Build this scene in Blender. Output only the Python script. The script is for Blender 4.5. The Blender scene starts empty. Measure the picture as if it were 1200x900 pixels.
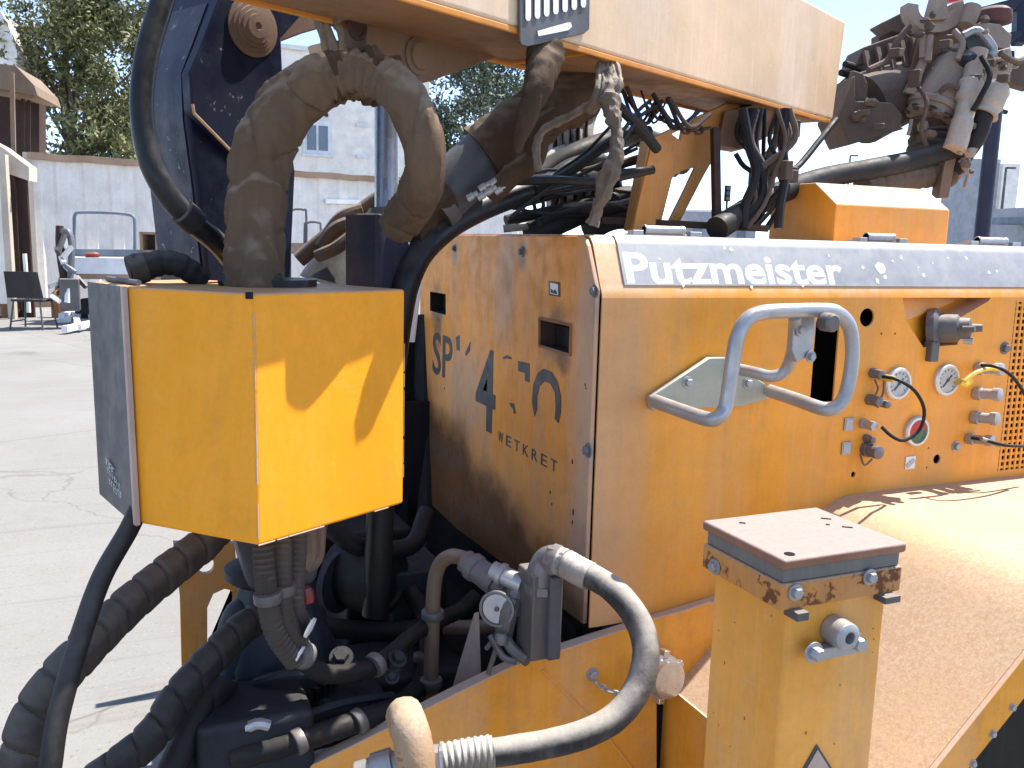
import bpy, bmesh, math, random
import numpy as np
from mathutils import Vector, Matrix, noise as mnoise
random.seed(7)
SC = bpy.context.scene
COL = SC.collection
R = math.radians

# ---------------------------------------------------------------- camera
F = 1055.0                                    # focal length in pixels of a 1200 px wide picture
def nv(v):
    v = np.array(v, float); return v/np.linalg.norm(v)
EX = nv((2460, -105, F)); EY = nv((-465, -178, F)); EY = nv(EY-EX*(EX@EY)); EZ = np.cross(EX, EY)
CM = np.array([EX, EY, EZ])                   # machine axes seen from the camera
CP = np.array([-1.007, -1.818, 1.5])          # camera stands 1.5 m above the yard
cam = bpy.data.cameras.new('camera'); camo = bpy.data.objects.new('camera', cam); COL.objects.link(camo)
cam.sensor_width = 36; cam.lens = 36*F/1200; cam.clip_start = .02; cam.clip_end = 2000
right = CM@np.array([1., 0, 0]); up = CM@np.array([0, -1., 0]); back = CM@np.array([0, 0, -1.])
camo.matrix_world = Matrix(((right[0], up[0], back[0], CP[0]), (right[1], up[1], back[1], CP[1]), (right[2], up[2], back[2], CP[2]), (0, 0, 0, 1)))
SC.camera = camo
# ---------------------------------------------------------------- sky, sun, exposure
SUN = Vector((.50, .055, .865)).normalized()
w = bpy.data.worlds.new('World'); SC.world = w; w.use_nodes = True
wn = w.node_tree; bg = wn.nodes['Background']
sky = wn.nodes.new('ShaderNodeTexSky'); sky.sky_type = 'NISHITA'; sky.sun_disc = False
sky.sun_elevation = math.asin(SUN.z); sky.sun_rotation = math.atan2(SUN.x, SUN.y)
sky.air_density = .5; sky.dust_density = .02; sky.ozone_density = 2.0
hs = wn.nodes.new('ShaderNodeHueSaturation'); hs.inputs['Saturation'].default_value = .88
wn.links.new(sky.outputs[0], hs.inputs['Color']); wn.links.new(hs.outputs[0], bg.inputs[0]); bg.inputs[1].default_value = .15
sl = bpy.data.lights.new('sun', 'SUN'); sl.energy = 3.5; sl.angle = R(.5); sl.color = (1, .955, .88)
so = bpy.data.objects.new('sun', sl); COL.objects.link(so); so.rotation_euler = (-SUN).to_track_quat('-Z', 'Y').to_euler()
so.location = (0, 0, 12)
SC.view_settings.view_transform = 'Standard'; SC.view_settings.look = 'None'; SC.view_settings.gamma = 1
SC.view_settings.use_curve_mapping = False
SC.view_settings.exposure = 1.52
SC.cycles.max_bounces = 8; SC.cycles.diffuse_bounces = 4
SC.cycles.sample_clamp_indirect = 6

# ---------------------------------------------------------------- measuring helpers: a sight line met with a plane of the place
def ray(px, py): return CM@np.array([(px-600)/F, (py-450)/F, 1.0])
def PD(px, py, d): return Vector(CP+d*ray(px, py))
def PA(ax, px, py, v):
    r = ray(px, py); return Vector(CP+(v-CP[ax])/r[ax]*r)
def PX(px, py, x=0.): return PA(0, px, py, x)
def PY(px, py, y=0.): return PA(1, px, py, y)
def PZ(px, py, z=0.): return PA(2, px, py, z)
def PN(px, py, p0, n):
    r = Vector(ray(px, py)); c = Vector(CP); return c+r*((p0-c).dot(n)/r.dot(n))
V = Vector
XA, YA, ZA = V((1, 0, 0)), V((0, 1, 0)), V((0, 0, 1))

# ---------------------------------------------------------------- materials
def node(nt, t, ins=None, **props):
    n = nt.nodes.new(t)
    for k, v in props.items(): setattr(n, k, v)
    for k, v in (ins or {}).items():
        if isinstance(v, bpy.types.NodeSocket): nt.links.new(v, n.inputs[k])
        else: n.inputs[k].default_value = v
    return n
def mth(nt, op, a, b=0., c=0., clamp=False): return node(nt, 'ShaderNodeMath', {0: a, 1: b, 2: c}, operation=op, use_clamp=clamp).outputs[0]
def rgb(c): return (c[0], c[1], c[2], 1.)
def mixc(nt, f, a, b, mode='MIX'):
    n = nt.nodes.new('ShaderNodeMix'); n.data_type = 'RGBA'; n.blend_type = mode
    for i, v in ((0, f), (6, a), (7, b)):
        if isinstance(v, bpy.types.NodeSocket): nt.links.new(v, n.inputs[i])
        else: n.inputs[i].default_value = v if i == 0 else rgb(v)
    return n.outputs[2]
def step(nt, v, lo, hi, a=0., b=1.):
    return node(nt, 'ShaderNodeMapRange', {0: v, 1: lo, 2: hi, 3: a, 4: b}, interpolation_type='SMOOTHSTEP').outputs[0]
def newmat(name):
    m = bpy.data.materials.new(name); m.use_nodes = True
    return m, m.node_tree, m.node_tree.nodes['Principled BSDF']
def pos(nt): return node(nt, 'ShaderNodeNewGeometry').outputs['Position']
def nz(nt, p, sc, detail=4., rough=.55, off=(0, 0, 0)):
    if not isinstance(sc, tuple): sc = (sc, sc, sc)
    v = node(nt, 'ShaderNodeVectorMath', {0: p, 1: sc}, operation='MULTIPLY').outputs[0]
    v = node(nt, 'ShaderNodeVectorMath', {0: v, 1: off}, operation='ADD').outputs[0]
    return node(nt, 'ShaderNodeTexNoise', {'Vector': v, 'Scale': 1., 'Detail': detail, 'Roughness': rough}).outputs[0]
def weather(name, col, fade=(.5, .32, .18), fade_amt=.4, grime=(.06, .04, .025), grime_amt=.25, rust_amt=.2, dust_amt=.6,
            dust=(.52, .44, .35), rough=.5, bump=.15, metal=0., var=.15, extra=None, fscale=(5., 5., .9), spec=.3, rustc=(.13, .045, .015), film=.18, bdist=.004, fine=.3):
    m, nt, b = newmat(name)
    g = node(nt, 'ShaderNodeNewGeometry'); p = g.outputs['Position']
    n1 = nz(nt, p, 2.3, 5., .6); n2 = nz(nt, p, fscale, 5., .6, (3, 7, 1)); n3 = nz(nt, p, 22., 4., .6, (9, 2, 4)); n4 = nz(nt, p, 95., 3., .6)
    dark = tuple(c*(1-var) for c in col); light = tuple(min(1., c*(1+var)) for c in col)
    c = mixc(nt, step(nt, n1, .3, .7), dark, light)
    if fade_amt > 0: c = mixc(nt, mth(nt, 'MULTIPLY', step(nt, mth(nt, 'ADD', n2, mth(nt, 'MULTIPLY', n3, .25)), .5, .85), fade_amt), c, fade)
    if fine > 0:
        r1 = nz(nt, p, (48., 48., 2.6), 4., .65, (6, 1, 9)); r2 = nz(nt, p, (7., 7., 55.), 3., .6, (2, 4, 4))
        c = mixc(nt, mth(nt, 'MULTIPLY', step(nt, r1, .50, .72), fine), c, tuple(x*.55+y*.25 for x, y in zip(col, fade)))
        c = mixc(nt, mth(nt, 'MULTIPLY', step(nt, r1, .50, .30), fine), c, tuple(min(1., x*.75+y*.45) for x, y in zip(col, fade)))
        c = mixc(nt, mth(nt, 'MULTIPLY', step(nt, mth(nt, 'MULTIPLY', r2, n3), .36, .40), fine), c, tuple(min(1., x*.5+y*.6) for x, y in zip(col, fade)))
    if extra: c = extra(nt, p, c)
    if grime_amt > 0:
        gm = mth(nt, 'MULTIPLY', step(nt, mth(nt, 'ADD', mth(nt, 'MULTIPLY', nz(nt, p, (9., 9., 1.6), 6., .7, (1, 5, 8)), .7), mth(nt, 'MULTIPLY', n3, .4)), .52, .82), grime_amt)
        c = mixc(nt, gm, c, grime)
    if rust_amt > 0:
        rs = step(nt, mth(nt, 'ADD', mth(nt, 'MULTIPLY', n3, .75), mth(nt, 'MULTIPLY', n4, .35)), .78-.2*rust_amt, .84-.2*rust_amt)
        c = mixc(nt, mth(nt, 'MULTIPLY', rs, min(1., .5+rust_amt)), c, rustc)
    if dust_amt > 0:                                   # settled dust lies on what faces up
        z = node(nt, 'ShaderNodeSeparateXYZ', {0: g.outputs['Normal']}).outputs[2]
        d = mth(nt, 'MULTIPLY', step(nt, mth(nt, 'ADD', z, mth(nt, 'MULTIPLY', mth(nt, 'SUBTRACT', n3, .5), .5)), .15, .85), dust_amt)
        d = mth(nt, 'ADD', d, mth(nt, 'MULTIPLY', step(nt, n1, .4, .8), dust_amt*film), clamp=True)
        c = mixc(nt, d, c, dust)
    c = mixc(nt, mth(nt, 'MULTIPLY', step(nt, n4, .35, .75), .12), c, tuple(x*.55 for x in col))
    nt.links.new(c, b.inputs['Base Color'])
    nt.links.new(step(nt, n3, .25, .75, max(.05, rough-.12), min(1., rough+.15)), b.inputs['Roughness'])
    b.inputs['Metallic'].default_value = metal; b.inputs['Specular IOR Level'].default_value = spec
    if bump > 0:
        h = mth(nt, 'ADD', n4, mth(nt, 'MULTIPLY', n3, 1.5))
        bn = node(nt, 'ShaderNodeBump', {'Strength': bump, 'Distance': bdist, 'Height': h})
        nt.links.new(bn.outputs[0], b.inputs['Normal'])
    return m
def comp(nt, p, i): return node(nt, 'ShaderNodeSeparateXYZ', {0: p}).outputs[i]

def soot_extra(nt, p, c):                              # oily soot band along the lower far part of the end panel, pale water marks by the seam
    y, z = comp(nt, p, 1), comp(nt, p, 2)
    n = nz(nt, p, (3., 3., 3.), 6., .65)
    # line z = .62+.22*y ; soot below it and at the far edge
    d = mth(nt, 'SUBTRACT', mth(nt, 'SUBTRACT', z, .60), mth(nt, 'MULTIPLY', y, .24))
    d = mth(nt, 'ADD', d, mth(nt, 'MULTIPLY', mth(nt, 'SUBTRACT', n, .5), .35))
    k = step(nt, d, -.03, .13, 1., 0.)
    pale = mth(nt, 'MULTIPLY', step(nt, nz(nt, p, (1., 11., .8), 5., .6, (4, 1, 2)), .46, .70), .48)
    c = mixc(nt, pale, c, (.42, .285, .19))
    c = mixc(nt, mth(nt, 'MULTIPLY', step(nt, d, .02, .42, 1., 0.), .35), c, (.50, .31, .21))
    def blot(c, px, py, ry, rz, col_, amt, dz=0.):
        q = PX(px, py, -.012)
        a = mth(nt, 'DIVIDE', mth(nt, 'SUBTRACT', y, q.y), ry); b_ = mth(nt, 'DIVIDE', mth(nt, 'SUBTRACT', z, q.z+dz), rz)
        r = mth(nt, 'SQRT', mth(nt, 'ADD', mth(nt, 'MULTIPLY', a, a), mth(nt, 'MULTIPLY', b_, b_)))
        r = mth(nt, 'ADD', r, mth(nt, 'MULTIPLY', mth(nt, 'SUBTRACT', nz(nt, p, 14., 4., .6), .5), 1.1))
        return mixc(nt, step(nt, r, .35, 1.1, amt, 0.), c, col_)
    c = blot(c, 512, 360, .075, .10, (.12, .06, .03), .85); c = blot(c, 513, 385, .05, .12, (.16, .09, .05), .6)
    c = blot(c, 652, 395, .085, .105, (.17, .085, .035), .8); c = blot(c, 660, 420, .05, .05, (.09, .045, .02), .7)
    for px, py in ((698, 341), (690, 528), (612, 295), (533, 291)): c = blot(c, px, py, .035, .05, (.27, .235, .20), .75, -.015)
    c = blot(c, 545, 460, .22, .20, (.50, .33, .22), .55); c = blot(c, 520, 530, .25, .06, (.58, .44, .33), .6); c = blot(c, 590, 345, .09, .22, (.42, .33, .27), .5)
    c = mixc(nt, mth(nt, 'MULTIPLY', step(nt, mth(nt, 'ADD', y, mth(nt, 'MULTIPLY', mth(nt, 'SUBTRACT', nz(nt, p, (3., 3., 2.), 4., .6), .5), .12)), .03, .14, .75, 0.), 1.), c, (.40, .31, .245))
    return mixc(nt, mth(nt, 'MULTIPLY', k, .9), c, (.075, .038, .022))
def chalk_extra(nt, p, c):                             # chalky washed out strip next to the seam, wash marks below
    x = comp(nt, p, 0); z = comp(nt, p, 2)
    n = nz(nt, p, (7., 7., 1.0), 5., .6, (2, 8, 3))
    e = mth(nt, 'ADD', x, mth(nt, 'MULTIPLY', mth(nt, 'SUBTRACT', n, .5), .5))
    c = mixc(nt, step(nt, e, .0, .26, .6, .0), c, (.50, .33, .21))
    return mixc(nt, mth(nt, 'MULTIPLY', step(nt, nz(nt, p, (3., 3., .9), 4., .5, (8, 2, 6)), .5, .75), .42), c, (.58, .34, .16))
def fender_extra(nt, p, c):                            # soft rust haze and fine flaking on the slope, orange where paint holds
    n = nz(nt, p, 85., 4., .7); n2 = nz(nt, p, (4., 4., 4.), 5., .6, (5, 5, 5)); n5 = nz(nt, p, 190., 3., .65)
    c = mixc(nt, mth(nt, 'MULTIPLY', step(nt, n2, .36, .6), .75), c, (.58, .42, .30))
    c = mixc(nt, mth(nt, 'MULTIPLY', step(nt, mth(nt, 'ADD', n, mth(nt, 'MULTIPLY', n2, .45)), .68, .80), .75), c, (.42, .20, .085))
    c = mixc(nt, mth(nt, 'MULTIPLY', step(nt, n5, .52, .62), .55), c, (.74, .60, .46))
    return mixc(nt, mth(nt, 'MULTIPLY', step(nt, n5, .44, .36), .55), c, (.36, .19, .09))

OR = (.70, .275, .022)
M = {}
M['orange'] = weather('faded orange paint', (.83, .315, .016), (.64, .35, .14), .5, (.14, .07, .03), .22, .12, .75, (.56, .48, .39), .42, .06, extra=chalk_extra, film=.08)
M['orange_panel'] = weather('orange paint with soot', (.82, .29, .010), (.60, .30, .10), .3, (.12, .06, .03), .4, .18, .25, (.60, .52, .42), .45, .06, extra=soot_extra, film=.08)
M['orange_box'] = weather('clean orange paint', (.84, .31, .006), (.80, .44, .10), .2, (.30, .15, .04), .22, .0, .5, (.42, .38, .33), .45, .03, var=.05, spec=.16, film=.05, fine=.16)
M['orange_frame'] = weather('orange frame paint', (.78, .31, .02), (.62, .38, .19), .6, (.12, .06, .03), .3, .22, .7, (.60, .54, .46), .5, .1)
M['orange_post'] = weather('chalky orange post paint', (.72, .31, .04), (.63, .37, .18), .7, (.12, .06, .03), .2, .1, .6, (.60, .54, .46), .55, .12)
M['orange_dirty'] = weather('grimy orange paint', (.55, .22, .025), (.40, .24, .13), .5, (.10, .055, .03), .55, .25, .6, (.45, .38, .3), .55, .12)
M['boom'] = weather('sun bleached boom paint', (.62, .43, .26), (.64, .52, .41), .9, (.40, .22, .10), .12, .05, .4, (.62, .52, .42), .5, .04, fscale=(2.2, 2.2, 1.2))
M['boom_edge'] = weather('orange boom edge', (.60, .22, .02), (.45, .25, .12), .3, (.08, .04, .02), .3, .2, .3, (.4, .3, .22), .5, .1)
M['boom_under'] = weather('grimy shaded boom underside', (.25, .13, .06), (.22, .15, .10), .5, (.05, .03, .02), .5, .2, .3, (.3, .24, .18), .65, .12)  # grime and the underside's shade are both in this brown
M['brown_steel'] = weather('dusty brown steel', (.16, .09, .052), (.20, .135, .09), .5, (.04, .025, .018), .4, .2, .55, (.36, .29, .22), .65, .15)
M['navy'] = weather('navy paint', (.007, .009, .026), (.022, .023, .035), .3, (.005, .005, .008), .2, .5, .3, (.20, .195, .20), .42, .08, rustc=(.22, .215, .24), film=.0, spec=.2)
M['navy_dusty'] = weather('dusty navy paint', (.014, .017, .036), (.075, .076, .09), .55, (.010, .010, .014), .3, .62, .55, (.24, .235, .24), .5, .12, rustc=(.22, .21, .22), film=.04, fscale=(9., 9., 1.2))
M['ram_paint'] = weather('navy block under brown dirt', (.012, .014, .032), (.085, .062, .046), .85, (.03, .022, .016), .4, .3, .5, (.2, .17, .14), .6, .15, fscale=(7., 7., 4.), film=.05)
M['crust_light'] = weather('cement crust in sunlit tone', (.36, .30, .245), (.46, .40, .33), .6, (.16, .11, .08), .4, .3, .7, (.56, .50, .43), .9, .6, rustc=(.2, .13, .09))  # paler copy of the crust, sunlit tone of the pipes put into its colour
M['maroon'] = weather('dull maroon cap', (.10, .038, .032), (.16, .08, .065), .5, (.04, .02, .02), .3, .1, .3, (.3, .22, .18), .7, .1)
M['shiny'] = weather('bright plated steel', (.55, .55, .56), (.5, .48, .46), .3, (.15, .13, .11), .3, .0, .2, (.6, .56, .5), .24, .1, metal=.85)
M['slate'] = weather('dusty slate paint', (.06, .063, .07), (.12, .115, .11), .5, (.025, .025, .025), .4, .1, .5, (.24, .22, .20), .6, .15, film=.08)
M['canvas'] = weather('dirty canvas', (.105, .070, .046), (.17, .118, .078), .55, (.04, .026, .017), .5, .0, .6, (.42, .33, .24), .95, .35, spec=.05, film=.08)
M['canvas_dark'] = weather('oily canvas', (.060, .038, .025), (.095, .063, .042), .5, (.02, .013, .009), .5, .0, .45, (.34, .26, .19), .95, .35, spec=.05, film=.05)
M['rubber'] = weather('dusty rubber', (.016, .0155, .016), (.05, .045, .04), .45, (.008, .008, .008), .3, .0, .32, (.20, .18, .16), .55, .15, spec=.12)
M['rubber_brown'] = weather('mud stained rubber', (.048, .040, .034), (.115, .094, .077), .6, (.018, .015, .012), .5, .0, .45, (.24, .205, .17), .8, .3, spec=.1, film=.12)
M['rubber_black'] = weather('black rubber', (.010, .010, .011), (.03, .028, .026), .3, (.006, .006, .006), .2, .0, .25, (.2, .18, .16), .38, .08, spec=.25)
M['hose_pale'] = weather('cement coated hose', (.20, .175, .14), (.42, .38, .31), .7, (.05, .045, .04), .6, .0, .75, (.62, .57, .50), .8, .3, fscale=(9., 9., 9.))
M['hose_patchy'] = weather('hose with cement and shade patches', (.030, .028, .027), (.24, .21, .17), .5, (.025, .022, .02), .4, .0, .8, (.50, .45, .38), .85, .3, fscale=(7., 7., 7.), film=.0)  # dark patches double as shadows falling on the hose, besides cement stains
M['chrome'] = weather('chromed rod', (.26, .27, .30), (.3, .3, .32), .2, (.12, .11, .10), .15, .0, .0, rough=.28, bump=.0, metal=.6)
M['galv'] = weather('galvanised steel', (.36, .36, .37), (.45, .43, .41), .4, (.14, .12, .10), .3, .0, .5, (.62, .58, .52), .42, .08, metal=.55)
M['galv_plate'] = weather('greenish galvanised plate', (.36, .37, .29), (.45, .42, .36), .5, (.2, .18, .14), .3, .1, .4, (.6, .56, .5), .5, .1, metal=.25)
M['steel_dark'] = weather('dark dusty steel', (.10, .095, .095), (.17, .155, .145), .5, (.03, .025, .02), .4, .1, .6, (.36, .31, .27), .5, .15, metal=.35)
M['steel_purple'] = weather('zinc fitting', (.15, .142, .148), (.21, .195, .19), .5, (.06, .052, .045), .4, .0, .4, (.36, .32, .285), .45, .15, metal=.35)
M['engine'] = weather('engine black with bay shade', (.012, .012, .014), (.03, .027, .026), .4, (.006, .006, .006), .3, .05, .3, (.10, .085, .07), .5, .2, spec=.12)  # near black: the deep shade of the bay is put into the colour
M['engine_blue'] = weather('blue casting with bay shade', (.015, .018, .025), (.04, .041, .044), .5, (.008, .008, .009), .4, .05, .35, (.12, .11, .10), .5, .2, spec=.12)  # blue darkened the same way, shade of the bay mixed in
M['base_blue'] = weather('dusty blue casting', (.024, .030, .044), (.055, .06, .07), .5, (.012, .012, .016), .4, .1, .35, (.12, .12, .125), .5, .2, film=.06, spec=.12)
M['gasket'] = weather('grey rubber gasket', (.15, .14, .125), (.2, .185, .165), .5, (.07, .06, .05), .3, .0, .3, (.4, .36, .32), .7, .05)
M['black'] = weather('flat black', (.008, .007, .006), (.01, .01, .01), .2, (.004, .004, .004), .2, .0, .0, rough=.8, bump=.0)  # also blacks out openings in place of their inner shade
M['grey_band'] = weather('faded grey band', (.25, .262, .285), (.33, .33, .335), .5, (.2, .18, .17), .15, .0, .35, (.60, .55, .50), .5, .05)
M['grey_plate'] = weather('grey box plate', (.105, .10, .10), (.15, .142, .14), .5, (.06, .055, .055), .3, .0, .25, (.3, .28, .26), .55, .05, fscale=(18., 18., 1.), spec=.2)
M['white_letter'] = weather('white lettering', (.80, .79, .76), (.7, .68, .64), .3, (.5, .47, .43), .15, .0, .1, (.8, .78, .72), .5, .03)
M['dim_letter'] = weather('worn pale lettering', (.50, .50, .50), (.36, .36, .36), .5, (.2, .2, .2), .3, .0, .0, rough=.6, bump=.0)
M['dark_letter'] = weather('worn dark lettering', (.045, .045, .055), (.16, .12, .09), .35, (.06, .05, .05), .2, .05, .0, rough=.5, bump=.0, fscale=(12., 12., 12.))
M['rust_pink'] = weather('pinkish rusty plate', (.24, .115, .065), (.34, .19, .12), .6, (.10, .04, .02), .35, .3, .9, (.40, .29, .255), .7, .15, film=.1)  # pale dust on top also carries the sunlit glare of the cap
M['pale_trim'] = weather('pale worn trim', (.40, .29, .23), (.5, .4, .34), .5, (.2, .12, .08), .2, .1, .3, (.55, .48, .42), .6, .05)
M['rust'] = weather('flaking rust', (.25, .105, .04), (.40, .20, .09), .6, (.08, .03, .015), .5, .6, .3, (.5, .40, .3), .85, .5)
M['rust_orange'] = weather('rusty orange edge', (.52, .23, .06), (.42, .22, .12), .5, (.15, .06, .03), .5, 1.0, .5, (.55, .45, .35), .7, .3)
M['rust_pipe'] = weather('rusty tan pipe', (.40, .25, .14), (.50, .36, .24), .6, (.24, .11, .05), .45, .75, .6, (.54, .43, .31), .85, .4, rustc=(.26, .13, .06))
M['brown_pipe'] = weather('brown dirty pipe', (.15, .095, .06), (.22, .15, .10), .5, (.06, .035, .02), .4, .2, .6, (.40, .33, .26), .6, .15)
M['fender'] = weather('rusty dusty fender', (.62, .34, .12), (.56, .36, .2), .3, (.3, .15, .07), .12, .0, .55, (.62, .46, .31), .75, .12, extra=fender_extra, film=.1)
M['crust'] = weather('concrete crusted steel', (.27, .205, .16), (.38, .31, .25), .6, (.10, .07, .05), .5, .25, .7, (.50, .43, .36), .9, .6, rustc=(.12, .08, .055))
M['crust_dark'] = weather('brown crusted steel', (.085, .060, .047), (.15, .11, .088), .5, (.035, .025, .018), .5, .2, .5, (.34, .28, .225), .9, .5)
M['rope'] = weather('cement stiff rope', (.13, .095, .07), (.22, .175, .135), .6, (.07, .05, .035), .5, .0, .6, (.45, .38, .30), .95, .6, fscale=(20., 20., 20.))
M['burlap'] = weather('grey burlap', (.22, .20, .185), (.36, .33, .30), .6, (.08, .07, .06), .5, .0, .4, (.5, .46, .42), .95, .6, fscale=(30., 30., 2.))
M['cable'] = weather('black cable', (.012, .012, .013), (.04, .04, .04), .3, (.006, .006, .006), .2, .0, .2, (.3, .28, .25), .4, .0, spec=.12)
M['yellow'] = weather('yellow plastic', (.70, .45, .03), (.6, .4, .1), .3, (.2, .1, .03), .2, .0, .2, (.6, .5, .4), .45, .03)
M['dial'] = weather('gauge dial', (.42, .43, .42), (.5, .5, .48), .3, (.3, .3, .3), .2, .0, .0, rough=.3, bump=.0)
M['bezel'] = weather('gauge bezel', (.62, .60, .56), (.5, .48, .45), .3, (.3, .26, .2), .3, .0, .3, (.7, .65, .6), .35, .0, metal=.5)
M['red'] = weather('red dial', (.45, .035, .04), (.5, .1, .1), .2, (.2, .02, .02), .2, .0, .0, rough=.35, bump=.0)
M['green'] = weather('green dial', (.06, .16, .08), (.1, .2, .12), .2, (.03, .06, .04), .2, .0, .0, rough=.35, bump=.0)
M['red_light'] = weather('red plastic', (.20, .02, .015), (.25, .05, .04), .2, (.05, .01, .01), .2, .0, .3, (.4, .3, .25), .3, .0)
M['white_box'] = weather('white steel sheet', (.80, .745, .675), (.70, .63, .55), .5, (.42, .32, .23), .3, .08, .3, (.6, .56, .5), .5, .0, fscale=(1.2, 1.2, .15), rustc=(.25, .12, .06))
M['white_wall'] = weather('white rendered wall', (.88, .81, .72), (.80, .74, .67), .4, (.6, .53, .46), .2, .0, .1, (.7, .66, .6), .8, .0, fscale=(.5, .5, .2))
M['cream_wall'] = weather('cream container paint', (.52, .44, .34), (.46, .38, .3), .4, (.3, .2, .13), .5, .1, .2, (.5, .42, .34), .6, .0, fscale=(1.5, 1.5, .2))
M['rust_rail'] = weather('rusted roof rail', (.30, .19, .12), (.42, .33, .26), .6, (.12, .07, .04), .4, .2, .2, (.5, .42, .34), .8, .0, fscale=(.8, .8, .8))
M['dark_brown'] = weather('dark brown steel', (.045, .022, .016), (.07, .04, .03), .4, (.02, .01, .008), .3, .1, .1, (.2, .15, .12), .7, .0)
M['tan_wood'] = weather('weathered tan timber', (.20, .13, .08), (.28, .21, .15), .5, (.1, .06, .04), .4, .0, .15, (.4, .34, .28), .8, .0)
M['glass'] = weather('dark window glass', (.10, .13, .17), (.16, .19, .23), .3, (.08, .09, .1), .2, .0, .0, rough=.08, bump=.0, spec=.7)
M['white_frame'] = weather('white window frame', (.75, .75, .75), (.6, .6, .6), .2, (.5, .5, .5), .1, .0, .1, rough=.5, bump=.0)
M['blue_grey'] = weather('blue grey steel', (.13, .16, .20), (.2, .22, .25), .4, (.07, .07, .08), .3, .1, .4, (.45, .43, .40), .5, .0)
M['black_plastic'] = weather('black seat shell', (.02, .019, .022), (.05, .045, .05), .4, (.01, .01, .01), .2, .0, .4, (.22, .20, .18), .45, .0)
M['navy_pole'] = weather('navy pole paint', (.018, .018, .04), (.05, .035, .045), .5, (.01, .01, .02), .3, .1, .1, (.2, .2, .2), .5, .0)
M['sign_red'] = weather('red sign face', (.48, .03, .03), (.5, .08, .07), .3, (.3, .02, .02), .1, .0, .0, rough=.4, bump=.0)
M['sign_dark'] = weather('dark sign frame', (.012, .012, .028), (.03, .03, .04), .3, (.01, .01, .02), .2, .0, .0, rough=.4, bump=.0)
M['grey_far'] = weather('grey far building', (.33, .34, .36), (.42, .42, .43), .4, (.2, .2, .21), .2, .0, .1, (.5, .5, .5), .8, .0, fscale=(.5, .5, .3))
M['bark'] = weather('grey brown bark', (.12, .085, .062), (.2, .16, .13), .5, (.05, .035, .025), .4, .0, .1, (.25, .2, .16), .95, .6, fscale=(3., 3., .6))
def leafmat(name, a, b2):
    m, nt, b = newmat(name)
    p = pos(nt); n = nz(nt, p, .9, 3., .6); n2 = nz(nt, p, 9., 2., .6)
    c = mixc(nt, step(nt, mth(nt, 'ADD', mth(nt, 'MULTIPLY', n, .7), mth(nt, 'MULTIPLY', n2, .3)), .35, .65), a, b2)
    nt.links.new(c, b.inputs['Base Color']); b.inputs['Roughness'].default_value = .55; b.inputs['Specular IOR Level'].default_value = .25
    return m
M['leaf'] = leafmat('grey green leaves', (.065, .072, .028), (.22, .215, .09))
M['leaf2'] = leafmat('bluish green leaves', (.06, .08, .05), (.16, .19, .12))
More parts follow.
